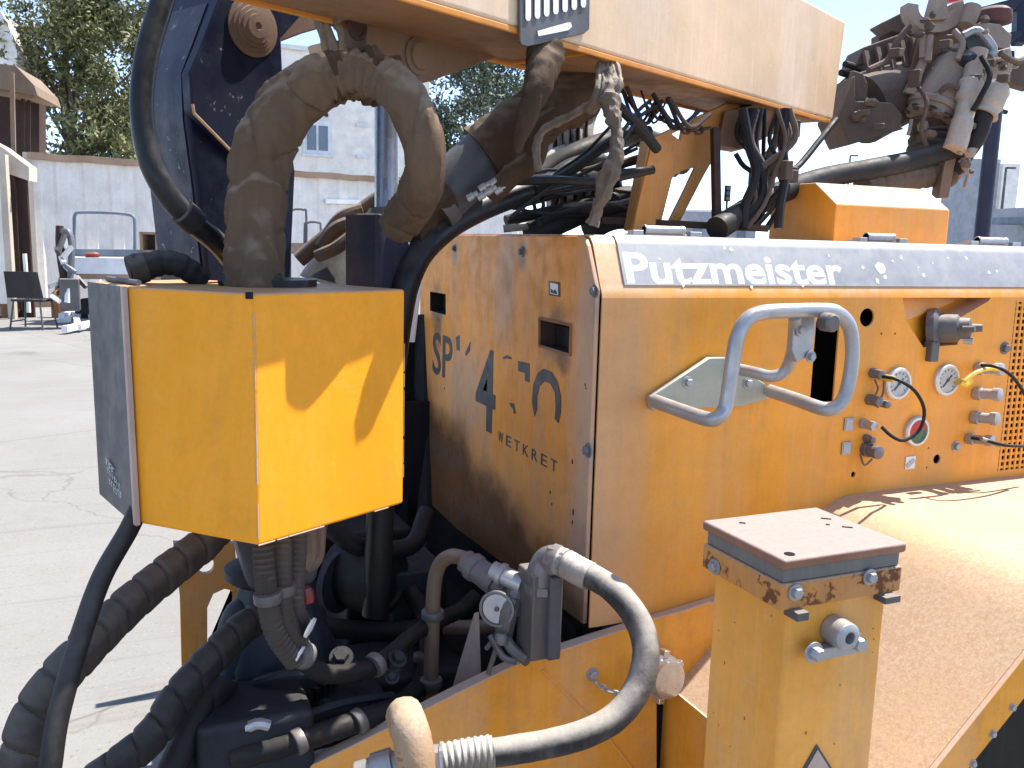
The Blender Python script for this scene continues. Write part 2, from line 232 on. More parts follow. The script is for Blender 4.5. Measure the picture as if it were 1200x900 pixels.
def groundmat():
    m, nt, b = newmat('pale concrete yard')
    p = pos(nt)
    n1 = nz(nt, p, (.22, .22, .22), 6., .6); n2 = nz(nt, p, 2.1, 6., .65, (3, 4, 5)); n3 = nz(nt, p, 24., 4., .6)
    c = mixc(nt, step(nt, n1, .35, .65), (.238, .226, .208), (.285, .275, .258))
    c = mixc(nt, mth(nt, 'MULTIPLY', step(nt, n2, .45, .75), .45), c, (.235, .208, .178))
    c = mixc(nt, mth(nt, 'MULTIPLY', step(nt, n3, .55, .8), .35), c, (.20, .18, .158))
    pd_ = node(nt, 'ShaderNodeVectorMath', {0: p, 1: node(nt, 'ShaderNodeVectorMath', {0: node(nt, 'ShaderNodeTexNoise', {'Vector': p, 'Scale': 1.3, 'Detail': 5.}).outputs[1], 1: (.9, .9, 0.)}, operation='MULTIPLY').outputs[0]}, operation='ADD').outputs[0]
    v = node(nt, 'ShaderNodeTexVoronoi', {'Vector': pd_, 'Scale': .33}, feature='DISTANCE_TO_EDGE').outputs[0]
    c = mixc(nt, step(nt, v, .0, .004, .32, .0), c, (.10, .085, .07))                      # hairline cracks
    fl_ = node(nt, 'ShaderNodeVectorMath', {0: p, 1: (.92, .39, 0.)}, operation='DOT_PRODUCT').outputs['Value']
    f2_ = node(nt, 'ShaderNodeVectorMath', {0: p, 1: (-.39, .92, 0.)}, operation='DOT_PRODUCT').outputs['Value']
    for q_, off_ in ((fl_, .8), (f2_, 1.15)):                                              # sawn joints between the slabs
        m_ = mth(nt, 'ABSOLUTE', mth(nt, 'SUBTRACT', mth(nt, 'FRACT', mth(nt, 'ADD', mth(nt, 'DIVIDE', q_, 4.2), off_)), .5))
        c = mixc(nt, step(nt, m_, .0, .0028, .55, .0), c, (.11, .095, .08))
    sl_ = node(nt, 'ShaderNodeTexWhiteNoise', {'Vector': node(nt, 'ShaderNodeCombineXYZ', {0: mth(nt, 'FLOOR', mth(nt, 'ADD', mth(nt, 'ADD', mth(nt, 'DIVIDE', fl_, 4.2), .8), .5)), 1: mth(nt, 'FLOOR', mth(nt, 'ADD', mth(nt, 'ADD', mth(nt, 'DIVIDE', f2_, 4.2), 1.15), .5))}).outputs[0]}).outputs[0]
    c = mixc(nt, mth(nt, 'MULTIPLY', sl_, .14), c, (.20, .175, .145))
    o_ = nz(nt, p, .8, 4., .6, (11, 3, 2)); c = mixc(nt, mth(nt, 'MULTIPLY', step(nt, o_, .62, .72), .4), c, (.10, .085, .07))   # old oil stains
    ty_ = nz(nt, p, (.5, 14., 1.), 3., .6, (7, 7, 7)); c = mixc(nt, mth(nt, 'MULTIPLY', step(nt, ty_, .56, .7), .22), c, (.13, .115, .10))      # faint tyre tracks
    gr_ = nz(nt, p, 70., 2., .6, (1, 9, 1)); c = mixc(nt, mth(nt, 'MULTIPLY', step(nt, gr_, .62, .7), .5), c, (.12, .105, .09)); c = mixc(nt, mth(nt, 'MULTIPLY', step(nt, gr_, .36, .3), .4), c, (.40, .385, .36))
    v2 = node(nt, 'ShaderNodeTexVoronoi', {'Vector': p, 'Scale': 1.7}, feature='F1').outputs[0]
    c = mixc(nt, step(nt, v2, .0, .035, .75, .0), c, (.12, .10, .085))
    nt.links.new(c, b.inputs['Base Color']); b.inputs['Roughness'].default_value = .9; b.inputs['Specular IOR Level'].default_value = .15
    bn = node(nt, 'ShaderNodeBump', {'Strength': .3, 'Distance': .01, 'Height': mth(nt, 'ADD', n3, n2)}); nt.links.new(bn.outputs[0], b.inputs['Normal'])
    return m
M['ground'] = groundmat()

# ---------------------------------------------------------------- mesh helpers
WL = {}
def frame(axis):
    a = V(axis).normalized(); t = V((0, 0, 1)) if abs(a.z) < .9 else V((1, 0, 0))
    u = a.cross(t).normalized(); return a, u, a.cross(u).normalized()
class MB:
    def __init__(s): s.v = []; s.f = []
    def add(s, vs, fs):
        o = len(s.v); s.v += [V(q) for q in vs]; s.f += [tuple(i+o for i in q) for q in fs]; return s
    def box(s, c, size, ax=(XA, YA, ZA)):
        c = V(c); h = [ax[i]*size[i]*.5 for i in range(3)]
        vs = [c+h[0]*a+h[1]*b+h[2]*d for a in (-1, 1) for b in (-1, 1) for d in (-1, 1)]
        return s.add(vs, [(0, 1, 3, 2), (4, 6, 7, 5), (0, 4, 5, 1), (2, 3, 7, 6), (0, 2, 6, 4), (1, 5, 7, 3)])
    def bar(s, a, b, wd, th, upv=ZA):
        a, b = V(a), V(b); d = (b-a); L = d.length; d.normalize(); u = d.cross(upv)
        if u.length < 1e-4: u = d.cross(XA)
        u.normalize(); return s.box((a+b)/2, (L, wd, th), (d, u, u.cross(d)))
    def lathe(s, p, axis, prof, n=16):
        a, u, w2 = frame(axis); p = V(p); vs = []; fs = []
        for t, r in prof:
            for i in range(n):
                th = 2*math.pi*i/n; vs.append(p+a*t+(u*math.cos(th)+w2*math.sin(th))*max(r, 1e-5))
        for k in range(len(prof)-1):
            for i in range(n):
                j = (i+1) % n; fs.append((k*n+i, k*n+j, (k+1)*n+j, (k+1)*n+i))
        fs.append(tuple(range(n))[::-1]); fs.append(tuple((len(prof)-1)*n+i for i in range(n)))
        return s.add(vs, fs)
    def cyl(s, a, b, r, r2=None, n=16):
        a, b = V(a), V(b); return s.lathe(a, b-a, [(0, r), ((b-a).length, r if r2 is None else r2)], n)
    def tube(s, pts, r, n=12, res=.012, rf=None, spline=True, caps=True):
        c = curve(pts, res) if spline else [V(q) for q in pts]
        N = len(c); tot = 0.; up_ = None; vs = []; fs = []
        for k in range(N):
            t = (c[min(k+1, N-1)]-c[max(k-1, 0)]).normalized()
            if up_ is None: up_ = frame(t)[1]
            up_ = (up_-t*up_.dot(t)); up_ = up_.normalized() if up_.length > 1e-6 else frame(t)[1]
            w2 = t.cross(up_)
            if k: tot += (c[k]-c[k-1]).length
            for i in range(n):
                th = 2*math.pi*i/n
                rr = (r(k/(N-1)) if callable(r) else r)*(rf(tot, th, c[k]) if rf else 1.)
                vs.append(c[k]+(up_*math.cos(th)+w2*math.sin(th))*rr)
        for k in range(N-1):
            for i in range(n):
                j = (i+1) % n; fs.append((k*n+i, k*n+j, (k+1)*n+j, (k+1)*n+i))
        if caps: fs.append(tuple(range(n))[::-1]); fs.append(tuple((N-1)*n+i for i in range(n)))
        return s.add(vs, fs)
    def prism(s, poly, ext, holes=()):                     # flat outline (with holes) pushed along ext
        ext = V(ext); bm = bmesh.new(); ed = []
        for lp in [poly]+list(holes):
            vs = [bm.verts.new(V(q)) for q in lp]
            ed += [bm.edges.new((vs[i], vs[(i+1) % len(vs)])) for i in range(len(vs))]
        bmesh.ops.triangle_fill(bm, use_beauty=True, use_dissolve=False, edges=ed)
        bm.verts.index_update(); n0 = len(bm.verts); vs = [q.co.copy() for q in bm.verts]; fs = [tuple(q.index for q in f.verts) for f in bm.faces]
        bound = [(e.verts[0].index, e.verts[1].index) for e in bm.edges if len(e.link_faces) == 1]; bm.free()
        allv = vs+[q+ext for q in vs]
        return s.add(allv, fs+[tuple(i+n0 for i in f[::-1]) for f in fs]+[(a, b, b+n0, a+n0) for a, b in bound])
    def loft(s, loops, caps=True):
        n = len(loops[0]); vs = [V(q) for l in loops for q in l]; fs = []
        for k in range(len(loops)-1):
            for i in range(n):
                j = (i+1) % n; fs.append((k*n+i, k*n+j, (k+1)*n+j, (k+1)*n+i))
        if caps: fs.append(tuple(range(n))[::-1]); fs.append(tuple((len(loops)-1)*n+i for i in range(n)))
        return s.add(vs, fs)
    def strip(s, prof, ext):                                # open profile swept along ext
        ext = V(ext); n = len(prof); return s.add([V(q) for q in prof]+[V(q)+ext for q in prof], [(i, i+1, n+i+1, n+i) for i in range(n-1)])
    def ball(s, c, r, n=10, sq=(1, 1, 1)):
        vs = []; fs = []; c = V(c); m = max(4, n//2)
        for i in range(1, m):
            ph = math.pi*i/m
            for j in range(n):
                th = 2*math.pi*j/n; vs.append(c+V((math.sin(ph)*math.cos(th)*sq[0], math.sin(ph)*math.sin(th)*sq[1], math.cos(ph)*sq[2]))*r)
        for i in range(m-2):
            for j in range(n):
                k = (j+1) % n; fs.append((i*n+j, i*n+k, (i+1)*n+k, (i+1)*n+j))
        fs.append(tuple(range(n))); fs.append(tuple((m-2)*n+j for j in range(n))[::-1])
        return s.add(vs, fs)
    def bolt(s, p, nrm, r, h=None, washer=True):
        h = h or r*.9; a = V(nrm).normalized(); p = V(p)
        if washer: s.lathe(p, a, [(0, r*1.55), (r*.25, r*1.5)], 16)
        s.lathe(p+a*r*.2, a, [(0, r), (h*.85, r), (h, r*.85)], 6); return s
    def rough_up(s, amt, sc=20., seed=0.):
        for q in s.v:
            d = mnoise.noise_vector((q*sc)+V((seed, seed*2, 3))); q += d*amt
        return s
    def build(s, name, mat, parent=None, bevel=0., smooth=35., sub=0, seg=2, solid=0.):
        me = bpy.data.meshes.new(name); lo = V((min(q.x for q in s.v), min(q.y for q in s.v), min(q.z for q in s.v))); hi = V((max(q.x for q in s.v), max(q.y for q in s.v), max(q.z for q in s.v)))
        c = V(((lo.x+hi.x)/2, (lo.y+hi.y)/2, lo.z))
        me.from_pydata([q-c for q in s.v], [], s.f); me.update()
        bm = bmesh.new(); bm.from_mesh(me); bmesh.ops.recalc_face_normals(bm, faces=bm.faces); bm.to_mesh(me); bm.free()
        if smooth:
            me.polygons.foreach_set('use_smooth', [True]*len(me.polygons)); me.set_sharp_from_angle(angle=R(smooth))
        me.materials.append(M[mat] if isinstance(mat, str) else mat)
        return link(name, me, parent, c, bevel, sub, seg, solid)
def link(name, me, parent, c, bevel=0., sub=0, seg=2, solid=0.):
    o = bpy.data.objects.new(name, me); COL.objects.link(o); o.location = c; WL[o.name] = V(c)
    if parent: o.parent = parent; o.matrix_parent_inverse = Matrix.Translation(-WL[parent.name])
    if solid:
        q = o.modifiers.new('solid', 'SOLIDIFY'); q.thickness = solid; q.offset = -1
        q = o.modifiers.new('split', 'EDGE_SPLIT'); q.split_angle = R(55)
    if bevel:
        q = o.modifiers.new('bevel', 'BEVEL'); q.width = bevel; q.segments = seg; q.limit_method = 'ANGLE'; q.angle_limit = R(35); q.harden_normals = True
    if sub:
        q = o.modifiers.new('sub', 'SUBSURF'); q.levels = sub; q.render_levels = sub
    return o
def empty(name, loc, label, cat, group=None, kind=None):
    o = bpy.data.objects.new(name, None); COL.objects.link(o); o.location = loc; WL[o.name] = V(loc); o.empty_display_size = .2
    return tag(o, label, cat, group)
def tag(o, label=None, cat=None, group=None, kind=None):
    for k, v in (('label', label), ('category', cat), ('group', group), ('kind', kind)):
        if v: o[k] = v
    return o
def curve(pts, res=.012):
    pts = [V(q) for q in pts]; out = []
    if len(pts) == 2: n = max(2, int((pts[1]-pts[0]).length/res)); return [pts[0].lerp(pts[1], i/n) for i in range(n+1)]
    ext = [pts[0]*2-pts[1]]+pts+[pts[-1]*2-pts[-2]]
    for i in range(1, len(ext)-2):
        a, b, c, d = ext[i-1:i+3]; n = max(3, int((c-b).length/res))
        for k in range(n):
            t = k/n; out.append(.5*((2*b)+(c-a)*t+(2*a-5*b+4*c-d)*t*t+(3*b-a-3*c+d)*t**3))
    out.append(pts[-1]); return out
def pds(l): return [PD(*q) for q in l]
def circ(c, u, w2, r, n=20, r2=None): return [c+u*math.cos(2*math.pi*i/n)*r+w2*math.sin(2*math.pi*i/n)*(r2 or r) for i in range(n)]
def ringed(pitch, amp, sharp=.5):                            # corrugated hose
    return lambda s, th, p: 1+amp*(abs(math.sin(math.pi*s/pitch))**sharp-.5)
def spiral(pitch, amp, step_=.75):                           # overlapping spiral wrap
    def g(s, th, p):
        x = (s/pitch+th/(2*math.pi)+.06*mnoise.noise(p*9)) % 1.; y = min(x, 1-x); return 1+amp*(.3+.5*x)*(1-math.exp(-(y/.10)**2))-amp*.7*math.exp(-(y/.045)**2)+.02*mnoise.noise(p*60)
    return g
def wrinkle(a1, a2, sc=14.):
    def g(s, th, p):
        q = p*sc+V((math.cos(th), math.sin(th), 0))*1.3
        k = mnoise.noise(q)*a1+mnoise.noise(q*2.7+V((4, 1, 7)))*a2
        k -= abs(mnoise.noise(V((s*11., th*.35, 2.))))**.6*a1*.7*0+0
        k += (.5-abs(mnoise.noise(V((s*26., math.cos(th)*.7, math.sin(th)*.7)))))*a2*1.6
        return 1+k
    return g
def text(body, name, mat, parent, o, wv, hv, lift=.002, bold=0., depth=.0012):
    """flat lettering: origin o, width vector wv, height vector hv (capital height)"""
    cu = bpy.data.curves.new(name, 'FONT'); cu.body = body; cu.size = 1; cu.offset = bold; cu.resolution_u = 3
    ob = bpy.data.objects.new(name, cu); COL.objects.link(ob)
    dg = bpy.context.evaluated_depsgraph_get(); me = bpy.data.meshes.new_from_object(ob.evaluated_get(dg))
    bpy.data.objects.remove(ob)
    xs = [q.co.x for q in me.vertices]; ys = [q.co.y for q in me.vertices]; x0, x1, y0, y1 = min(xs), max(xs), min(ys), max(ys)
    n = wv.cross(hv).normalized(); mb = MB()
    mb.add([o+wv*((q.co.x-x0)/(x1-x0))+hv*((q.co.y-y0)/(y1-y0))+n*lift for q in me.vertices], [tuple(f.vertices) for f in me.polygons])
    bpy.data.meshes.remove(me); return mb.build(name, mat, parent, smooth=0, solid=depth)

# ================================================================ the setting: yard, far wall of things
g = MB(); g.add([(-400, -60, 0), (400, -60, 0), (400, 700, 0), (-400, 700, 0)], [(0, 1, 2, 3)])
tag(g.build('ground', 'ground', smooth=0), kind='structure')

# ================================================================ the machine
root = empty('shotcrete_machine', (0, 0, 0), 'weathered orange shotcrete spraying machine with boom, hoses and engine hood parked in the yard', 'machine')
exec_parts = []
# ---------------- engine hood
z0, zb, zt = .578, 1.406, 1.522
XL = 2.3
hood_prof = [V((0, 0, zb-.028)), V((0, .002, zb-.020)), V((0, .0056, zb-.012)), V((0, .010, zb-.004)), V((0, .0155, zb+.006)), V((0, .055, zt-.022)), V((0, .066, zt-.008)), V((0, .085, zt)), V((0, 1.12, zt)), V((0, 1.31, zt-.16)), V((0, 1.31, z0))]
for q in hood_prof: q.x = .004
hood = MB().strip(hood_prof, V((XL, 0, 0))).build('engine_hood', 'orange', root, solid=.006, smooth=50)
hood['label'] = 'orange hood top with rounded edge'
# front side wall with cut openings
u0 = .004
def fy(px, py): return PY(px, py, 0.)
holes = []
c = fy(1016, 372); holes.append(circ(c, XA, ZA, .0245, 20))
a, b = fy(949, 472), fy(984, 376); sx0, sx1, sz0, sz1 = a.x, b.x, a.z, b.z; holes.append([V((sx0, 0, sz0)), V((sx1, 0, sz0)), V((sx1, 0, sz1)), V((sx0, 0, sz1))])
for (px, py, rr) in ((1033, 391, .0035), (1049, 391, .0035), (1000, 556, .008), (1098, 538, .014), (1088, 525, .003), (1086, 548, .003)):
    holes.append(circ(fy(px, py), XA, ZA, rr, 12))
pk = [fy(*q) for q in ((1058, 349), (1161, 349), (1158, 353), (1125, 372), (1122, 404), (1082, 407), (1062, 376))]
holes.append(pk)
gx0 = 1.365; gz0, gz1 = .862, 1.365
holes.append([V((gx0, 0, gz0)), V((2.2, 0, gz0)), V((2.2, 0, gz1)), V((gx0, 0, gz1))])
hw = MB().prism([V((u0, 0, z0)), V((u0+XL, 0, z0)), V((u0+XL, 0, zb-.028)), V((u0, 0, zb-.028))], (0, .005, 0), holes).build('side_wall', 'orange', hood, smooth=0)
# inside of the hood: black sheets in place of its shade
MB().add([(.05, .16, z0), (XL, .16, z0), (XL, .16, zb), (.05, .16, zb)], [(0, 1, 2, 3)]).build('black_backing', 'black', hood, smooth=0, solid=.01)
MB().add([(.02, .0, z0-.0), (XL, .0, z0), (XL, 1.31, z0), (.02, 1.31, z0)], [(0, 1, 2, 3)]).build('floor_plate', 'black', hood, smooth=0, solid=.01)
# lamp pocket walls behind the opening
pkb = [q+V((0, .075, 0)) for q in pk]; pkb[0] = pk[0]+V((.0, .03, 0)); pkb[6] = pk[6]+V((0, .006, 0)); pkb[5] = pk[5]+V((0, .02, 0))
MB().loft([pk, pkb], caps=False).add(pkb, [tuple(range(7))]).build('lamp_pocket', 'orange', hood, smooth=0)
# grey band with lettering
bo = V((0, -.0018, .0012))
bp = [V((0, .0122, zb+.0)), V((0, .0155, zb+.006)), V((0, .055, zt-.022)), V((0, .066, zt-.0075)), V((0, .083, zt))]
bx0 = PN(727, 300, V((0, .03, 1.46)), V((0, -.92, .39))).x
MB().strip([V((bx0, q.y, q.z))+bo for q in bp], V((XL-bx0, 0, 0))).build('grey_band', 'grey_band', hood, smooth=50, solid=-.001)
bn = (V((0, .055, zt-.022))-V((0, .0155, zb+.006))).normalized(); bnn = V((0, -bn.z, bn.y))
b0 = V((0, .0155, zb+.006))
tl, tr_ = PN(735, 334, b0, bnn), PN(990, 335, b0, bnn); th = PN(735, 296, b0, bnn)
h = (th-tl).dot(bn)
text('Putzmeister', 'brand_lettering', 'white_letter', hood, V((tl.x, 0, 0))+V((0, b0.y, b0.z))+bn*((tl-b0).dot(bn))+bnn*.0026, V((tr_.x-tl.x, 0, 0)), bn*h, .0007, .025, .0004)
# flaked white and bare patches on the band
fl = MB(); rnd = random.Random(3)
for px, py, s_ in ((1031, 315, .020), (1027, 330, .009), (1010, 314, .006), (1036, 325, .007), (1055, 303, .007), (1045, 306, .005), (1081, 323, .006), (1110, 303, .004), (1131, 303, .006), (1075, 314, .003), (1092, 309, .003), (1158, 320, .006), (1167, 318, .006), (900, 320, .006), (772, 304, .006), (848, 291, .006), (856, 293, .007), (745, 298, .006), (800, 335, .006), (940, 335, .006), (880, 337, .005), (970, 300, .005)):
    cc = PN(px, py, b0, bnn)+bnn*.0036; k = rnd.randint(6, 9)
    MB().prism([cc+XA*math.cos(6.283*i/k)*s_*rnd.uniform(.5, 1.15)+bn*math.sin(6.283*i/k)*s_*rnd.uniform(.5, 1.2) for i in range(k)], -bnn*.0006).build('paint_flake', 'white_letter', hood, smooth=0)
# end panel (facing the turret) with latch opening
def px0(px, py): return PX(px, py, -.012)
pan = [V((-.012, q[0], q[1])) for q in ((.004, z0+.01), (.004, zb-.01), (.012, zb+.006), (.055, zt-.026), (.068, zt-.012), (.09, zt-.004), (1.07, zt-.004), (1.12, zt-.016), (1.29, zt-.14), (1.33, zt-.20), (1.33, .56), (.9, .55))]
lt = [px0(*q) for q in ((633, 373), (670, 381), (669, 416), (633, 405))]
ls = [px0(*q) for q in ((504, 342), (522, 345), (522, 369), (504, 364))]
pn = MB().prism(pan, (.012, 0, 0), [lt, ls]).build('end_panel', 'orange_panel', root, bevel=.003, smooth=0)
pn['label'] = 'orange end panel with soot stain and worn lettering'
for lp, nm in ((lt, 'latch'), (ls, 'slot')):
    cc = sum(lp, V())/4; inn = [q+(cc-q)*.12+V((.045, 0, 0)) for q in lp]
    MB().loft([lp, inn], caps=False).add(inn, [(0, 1, 2, 3)]).build(nm+'_recess', 'black' if nm == 'slot' else 'dark_brown', pn, smooth=0)
    if nm == 'latch':
        i2 = [q+(cc-q)*.28+V((.03, 0, -.004)) for q in lp]
        MB().prism(i2, (.01, 0, 0)).build('latch_handle', 'black', pn, bevel=.002)
        MB().tube([q+V((-.002, 0, 0)) for q in lp]+[lp[0]+V((-.002, 0, 0))], .004, 6, spline=False).build('latch_rim', 'rust', pn)
for px, py, rr in ((698, 341, .0105), (690, 528, .0115), (612, 295, .0095), (533, 291, .008)):
    MB().bolt(px0(px, py)+V((-.001, 0, 0)), -XA, rr).build('bolt', 'steel_purple', pn)
for px, py, rr in ((671, 541, .005), (645, 577, .004), (647, 591, .003), (672, 600, .006), (671, 612, .004), (686, 451, .003), (687, 455, .002), (514, 375, .003), (521, 455, .003)):
    cc = px0(px, py); MB().prism(circ(cc+V((-.0016, 0, 0)), YA, ZA, rr*.7, 8, rr*1.3), (.001, 0, 0)).build('rust_spot', 'dark_letter', pn, smooth=0)
# worn lettering on the end panel
def yz(px, py): return PX(px, py, -.0135)
def letters(body, q, mat='dark_letter', bold=.02):           # q: bottom left, bottom right, top left pixels
    o, r_, t = [PX(*p_, -.012) for p_ in q]
    return text(body, 'lettering', mat, pn, o, V((0, r_.y-o.y, r_.z-o.z)), V((0, t.y-o.y, t.z-o.z)), .0012, bold, .0006)
def lvl(px, py, px2, dz_): pass
def printed(body, ya, yb, zlo, zhi, mat='dark_letter', bold=.02):
    return text(body, 'lettering', mat, pn, V((-.012, ya, zlo)), V((0, yb-ya, 0)), V((0, 0, zhi-zlo)), .0012, bold, .0006)
s1, s2, s3 = PX(507, 437, -.012), PX(530, 437, -.012), PX(507, 388, -.012)
printed('SP', s1.y, s2.y, s1.z, s3.z, bold=.012)
s1, s2, s3 = PX(557, 498, -.012), PX(580, 500, -.012), PX(572, 409, -.012)
printed('4', s1.y, s2.y, PX(572, 506, -.012).z, s3.z)
s1, s2 = PX(583, 514, -.012), PX(656, 552, -.012)
zl_, zh_ = PX(583, 516, -.012).z, PX(583, 504, -.012).z; pt_ = (s2.y-s1.y)/7
for k, ch_ in enumerate('WETKRET'): printed(ch_, s1.y+pt_*(k+.12), s1.y+pt_*(k+.12)+pt_*.62, zl_, zh_, bold=.0)
for poly in (((534, 395), (538, 393), (538, 411), (535, 410)), ((545, 414), (551, 400), (550, 411), (546, 417)), ((589, 419), (594, 416), (599, 419), (599, 421), (593, 420), (590, 421)),
             ((607, 423), (620, 426), (620, 448), (615, 446), (615, 437), (607, 435)), ((597, 472), (602, 473), (604, 484), (602, 485), (601, 479), (598, 476))):
    MB().prism([yz(*q) for q in poly], (.001, 0, 0)).build('lettering', 'dark_letter', pn, smooth=0)
arch = [(626, 488), (623, 470), (625, 450), (630, 437), (637, 432), (646, 436), (653, 447), (657, 465), (657, 482), (654, 496), (650, 491), (651, 475), (650, 460), (645, 450), (638, 447), (632, 452), (629, 465), (629, 480)]
MB().prism([yz(*q) for q in arch], (.001, 0, 0)).build('lettering', 'dark_letter', pn, smooth=0)
st = MB().prism([yz(*q) for q in ((643, 329), (656, 331), (656, 348), (643, 346))], (.001, 0, 0)).build('sticker', 'dark_letter', pn, smooth=0)
MB().prism([yz(*q)+V((-.001, 0, 0)) for q in ((645, 331), (654, 333), (654, 346), (645, 344))], (.001, 0, 0)).build('sticker_face', 'white_letter', pn, smooth=0)
MB().prism([yz(*q)+V((-.002, 0, 0)) for q in ((646, 338), (649, 341), (651, 339), (653, 342), (653, 345), (646, 343))], (.001, 0, 0)).build('sticker_mark', 'dark_letter', pn, smooth=0)
# seam strip
MB().box((.001, .026, (z0+zb)/2), (.006, .03, zb-z0-.02)).build('seam', 'black', hood, smooth=0)
# grille: woven bars in front of a dark opening
gb = MB(); x = gx0+.006
nx, nz_ = 38, 26
for i in range(nx): gb.box((gx0+(i+.5)*(2.2-gx0)/nx, .004, (gz0+gz1)/2), (.0085, .004, gz1-gz0))
for k in range(nz_): gb.box(((gx0+2.2)/2, .0055, gz0+(k+.5)*(gz1-gz0)/nz_), (2.2-gx0, .004, .0075))
tag(gb.build('grille_mesh', 'orange', hood, smooth=0), kind='stuff')
# hinges on the hood top
for px, py, L in ((778, 262, .115), (1031, 272, .10), (1162, 277, .12)):
    cc = PY(px, py+4, .10); cc.z = zt+.015
    hg = MB().cyl(cc-XA*L/2, cc+XA*L/2, .0115, n=12); hg.cyl(cc-XA*L*.5, cc-XA*L*.46, .0135, n=12); hg.cyl(cc+XA*L*.42, cc+XA*L*.5, .0125, n=12)
    hg.box(cc+V((0, .02, -.011)), (L*1.5, .05, .005)); hg.box(cc+V((-L*.7, 0, -.007)), (L*.25, .03, .012)); hg.box(cc+V((L*.75, 0, -.007)), (L*.3, .03, .012))
    hg.build('hinge', 'galv', root, bevel=.001)
# box with a sloping lid on the hood
bxz = zt+.002
q0 = PZ(975, 275, bxz) if False else V((1.07, .62, bxz))
def boxprof():
    base = PY(977, 276, .35); e = PY(980, 239, .35); t = PX(955, 214, e.x); far = PX(904, 217, e.x)
    return base, e, t, far
base, e, t, far = boxprof(); xe = PY(1113, 250, .35).x
MB().prism([V((e.x, e.y, bxz)), V((e.x, e.y, e.z)), V((e.x, t.y, t.z)), V((e.x, far.y, t.z)), V((e.x, far.y, bxz))], (xe-e.x, 0, 0)).build('air_intake_box', 'orange', root, bevel=.006)

# ---------------- things on the side wall
def hexn(px, py, r, d=.03, mat='steel_purple', name='test_port', n=6):
    p = fy(px, py); return MB().lathe(p, -YA, [(0, r*1.15), (d*.3, r*1.15), (d*.32, r), (d, r), (d*1.05, r*.6)], n).build(name, mat, hw)
for px, py, dial in ((1050, 449, 'dial'), (1107, 445, 'dial'), (1072, 505, 'red')):
    p = fy(px, py); rr = .0425 if dial == 'dial' else .040
    gz_ = MB().lathe(p, -YA, [(0, rr*1.06), (.010, rr*1.08), (.014, rr*1.0), (.0145, rr*.84), (.009, rr*.82)], 32).build('pressure_gauge', 'bezel', root)
    MB().lathe(p, -YA, [(.006, rr*.83), (.0102, rr*.82)], 32).build('dial', 'dial' if dial == 'dial' else 'green', gz_)
    if dial == 'red':
        MB().prism([p+V((0, -.0106, 0))]+[p+V((math.cos(t_)*rr*.78, -.0106, math.sin(t_)*rr*.78)) for t_ in np.linspace(.2, 3.6, 14)], (0, -.0008, 0)).build('red_sector', 'red', gz_, smooth=0)
    tick = MB()
    for k in range(11):
        an = R(-40+k*26); tick.box(p+V((math.cos(an)*rr*.68, -.0108, math.sin(an)*rr*.68)), (.0016, .001, .006), (V((-math.sin(an), 0, math.cos(an))), YA, V((math.cos(an), 0, math.sin(an)))))
    tick.build('tick_marks', 'dark_letter', gz_, smooth=0)
    MB().bar(p+V((-.016, -.0118, -.018)), p+V((.014, -.0118, .014)), .0035, .001, YA).lathe(p+V((0, -.0112, 0)), -YA, [(0, .0045), (.002, .0045)], 10).build('needle', 'dark_letter', gz_, smooth=0)
hexn(1022, 437, .013, .035, 'steel_purple'); hexn(1030, 441, .009, .05, 'yellow', 'cable_end', 10)
hexn(1018, 468, .014, .04); hexn(1026, 471, .011, .045)
hexn(1010, 496, .013, .045, 'galv'); hexn(1014, 526, .018, .05, 'steel_purple', 'valve_knob', 14); hexn(1014, 513, .010, .03)
for px, py in ((994, 497), (991, 525)):
    p = fy(px, py); MB().box(p+V((0, -.003, 0)), (.032, .003, .036)).build('tag_plate', 'galv', hw, bevel=.001)
    MB().box(p+V((0, -.005, 0)), (.024, .002, .027)).build('tag_face', 'dial', hw)
p = fy(1066, 542); MB().box(p+V((0, -.002, 0)), (.036, .002, .036)).build('tag_plate', 'white_letter', hw); MB().bar(p+V((-.014, -.004, -.01)), p+V((.012, -.004, .008)), .012, .002, YA).build('tag_mark', 'dim_letter', hw)
for px, py, r in ((1145, 432, .018), (1143, 461, .019), (1140, 489, .019), (1134, 514, .016)):
    p = fy(px, py); MB().lathe(p, V((.25, -1, .1)), [(0, r), (.018, r*1.05), (.02, r*.8), (.05, r*.8), (.052, r), (.07, r), (.072, r*.5)], 12).build('test_port', 'galv', hw)
MB().bolt(fy(1177, 408), -YA, .012).build('bolt', 'steel_purple', hw)
p = fy(1120, 523); MB().bolt(p, -YA, .011).build('bolt', 'galv', hw)
for l, nm in ((((1034, 441, -.05), (1052, 445, -.09), (1072, 458, -.11), (1083, 480, -.11), (1078, 503, -.10), (1060, 516, -.09), (1045, 511, -.07), (1033, 500, -.05)), 0),
              (((1150, 428, -.06), (1168, 430, -.10), (1187, 442, -.12), (1205, 470, -.12), (1215, 500, -.1)), 1),
              (((1138, 513, -.05), (1155, 516, -.08), (1180, 522, -.10), (1215, 523, -.09)), 2)):
    MB().tube([PY(a_, b_, c_) for a_, b_, c_ in l], .0048, 8).build('test_cable', 'cable', root)
MB().tube([PY(a_, b_, -.07) for a_, b_ in ((1130, 447), (1143, 437), (1160, 432), (1170, 433))], .006, 8).build('cable_clip', 'yellow', root)
MB().tube([PY(a_, b_, -.03) for a_, b_ in ((1124, 447), (1131, 450), (1137, 445))], .011, 8).build('cable_clip', 'yellow', root)
MB().tube([PY(a_, b_, -.08) for a_, b_ in ((1150, 514), (1158, 517), (1172, 522))], .006, 8).build('cable_clip', 'hose_pale', root)
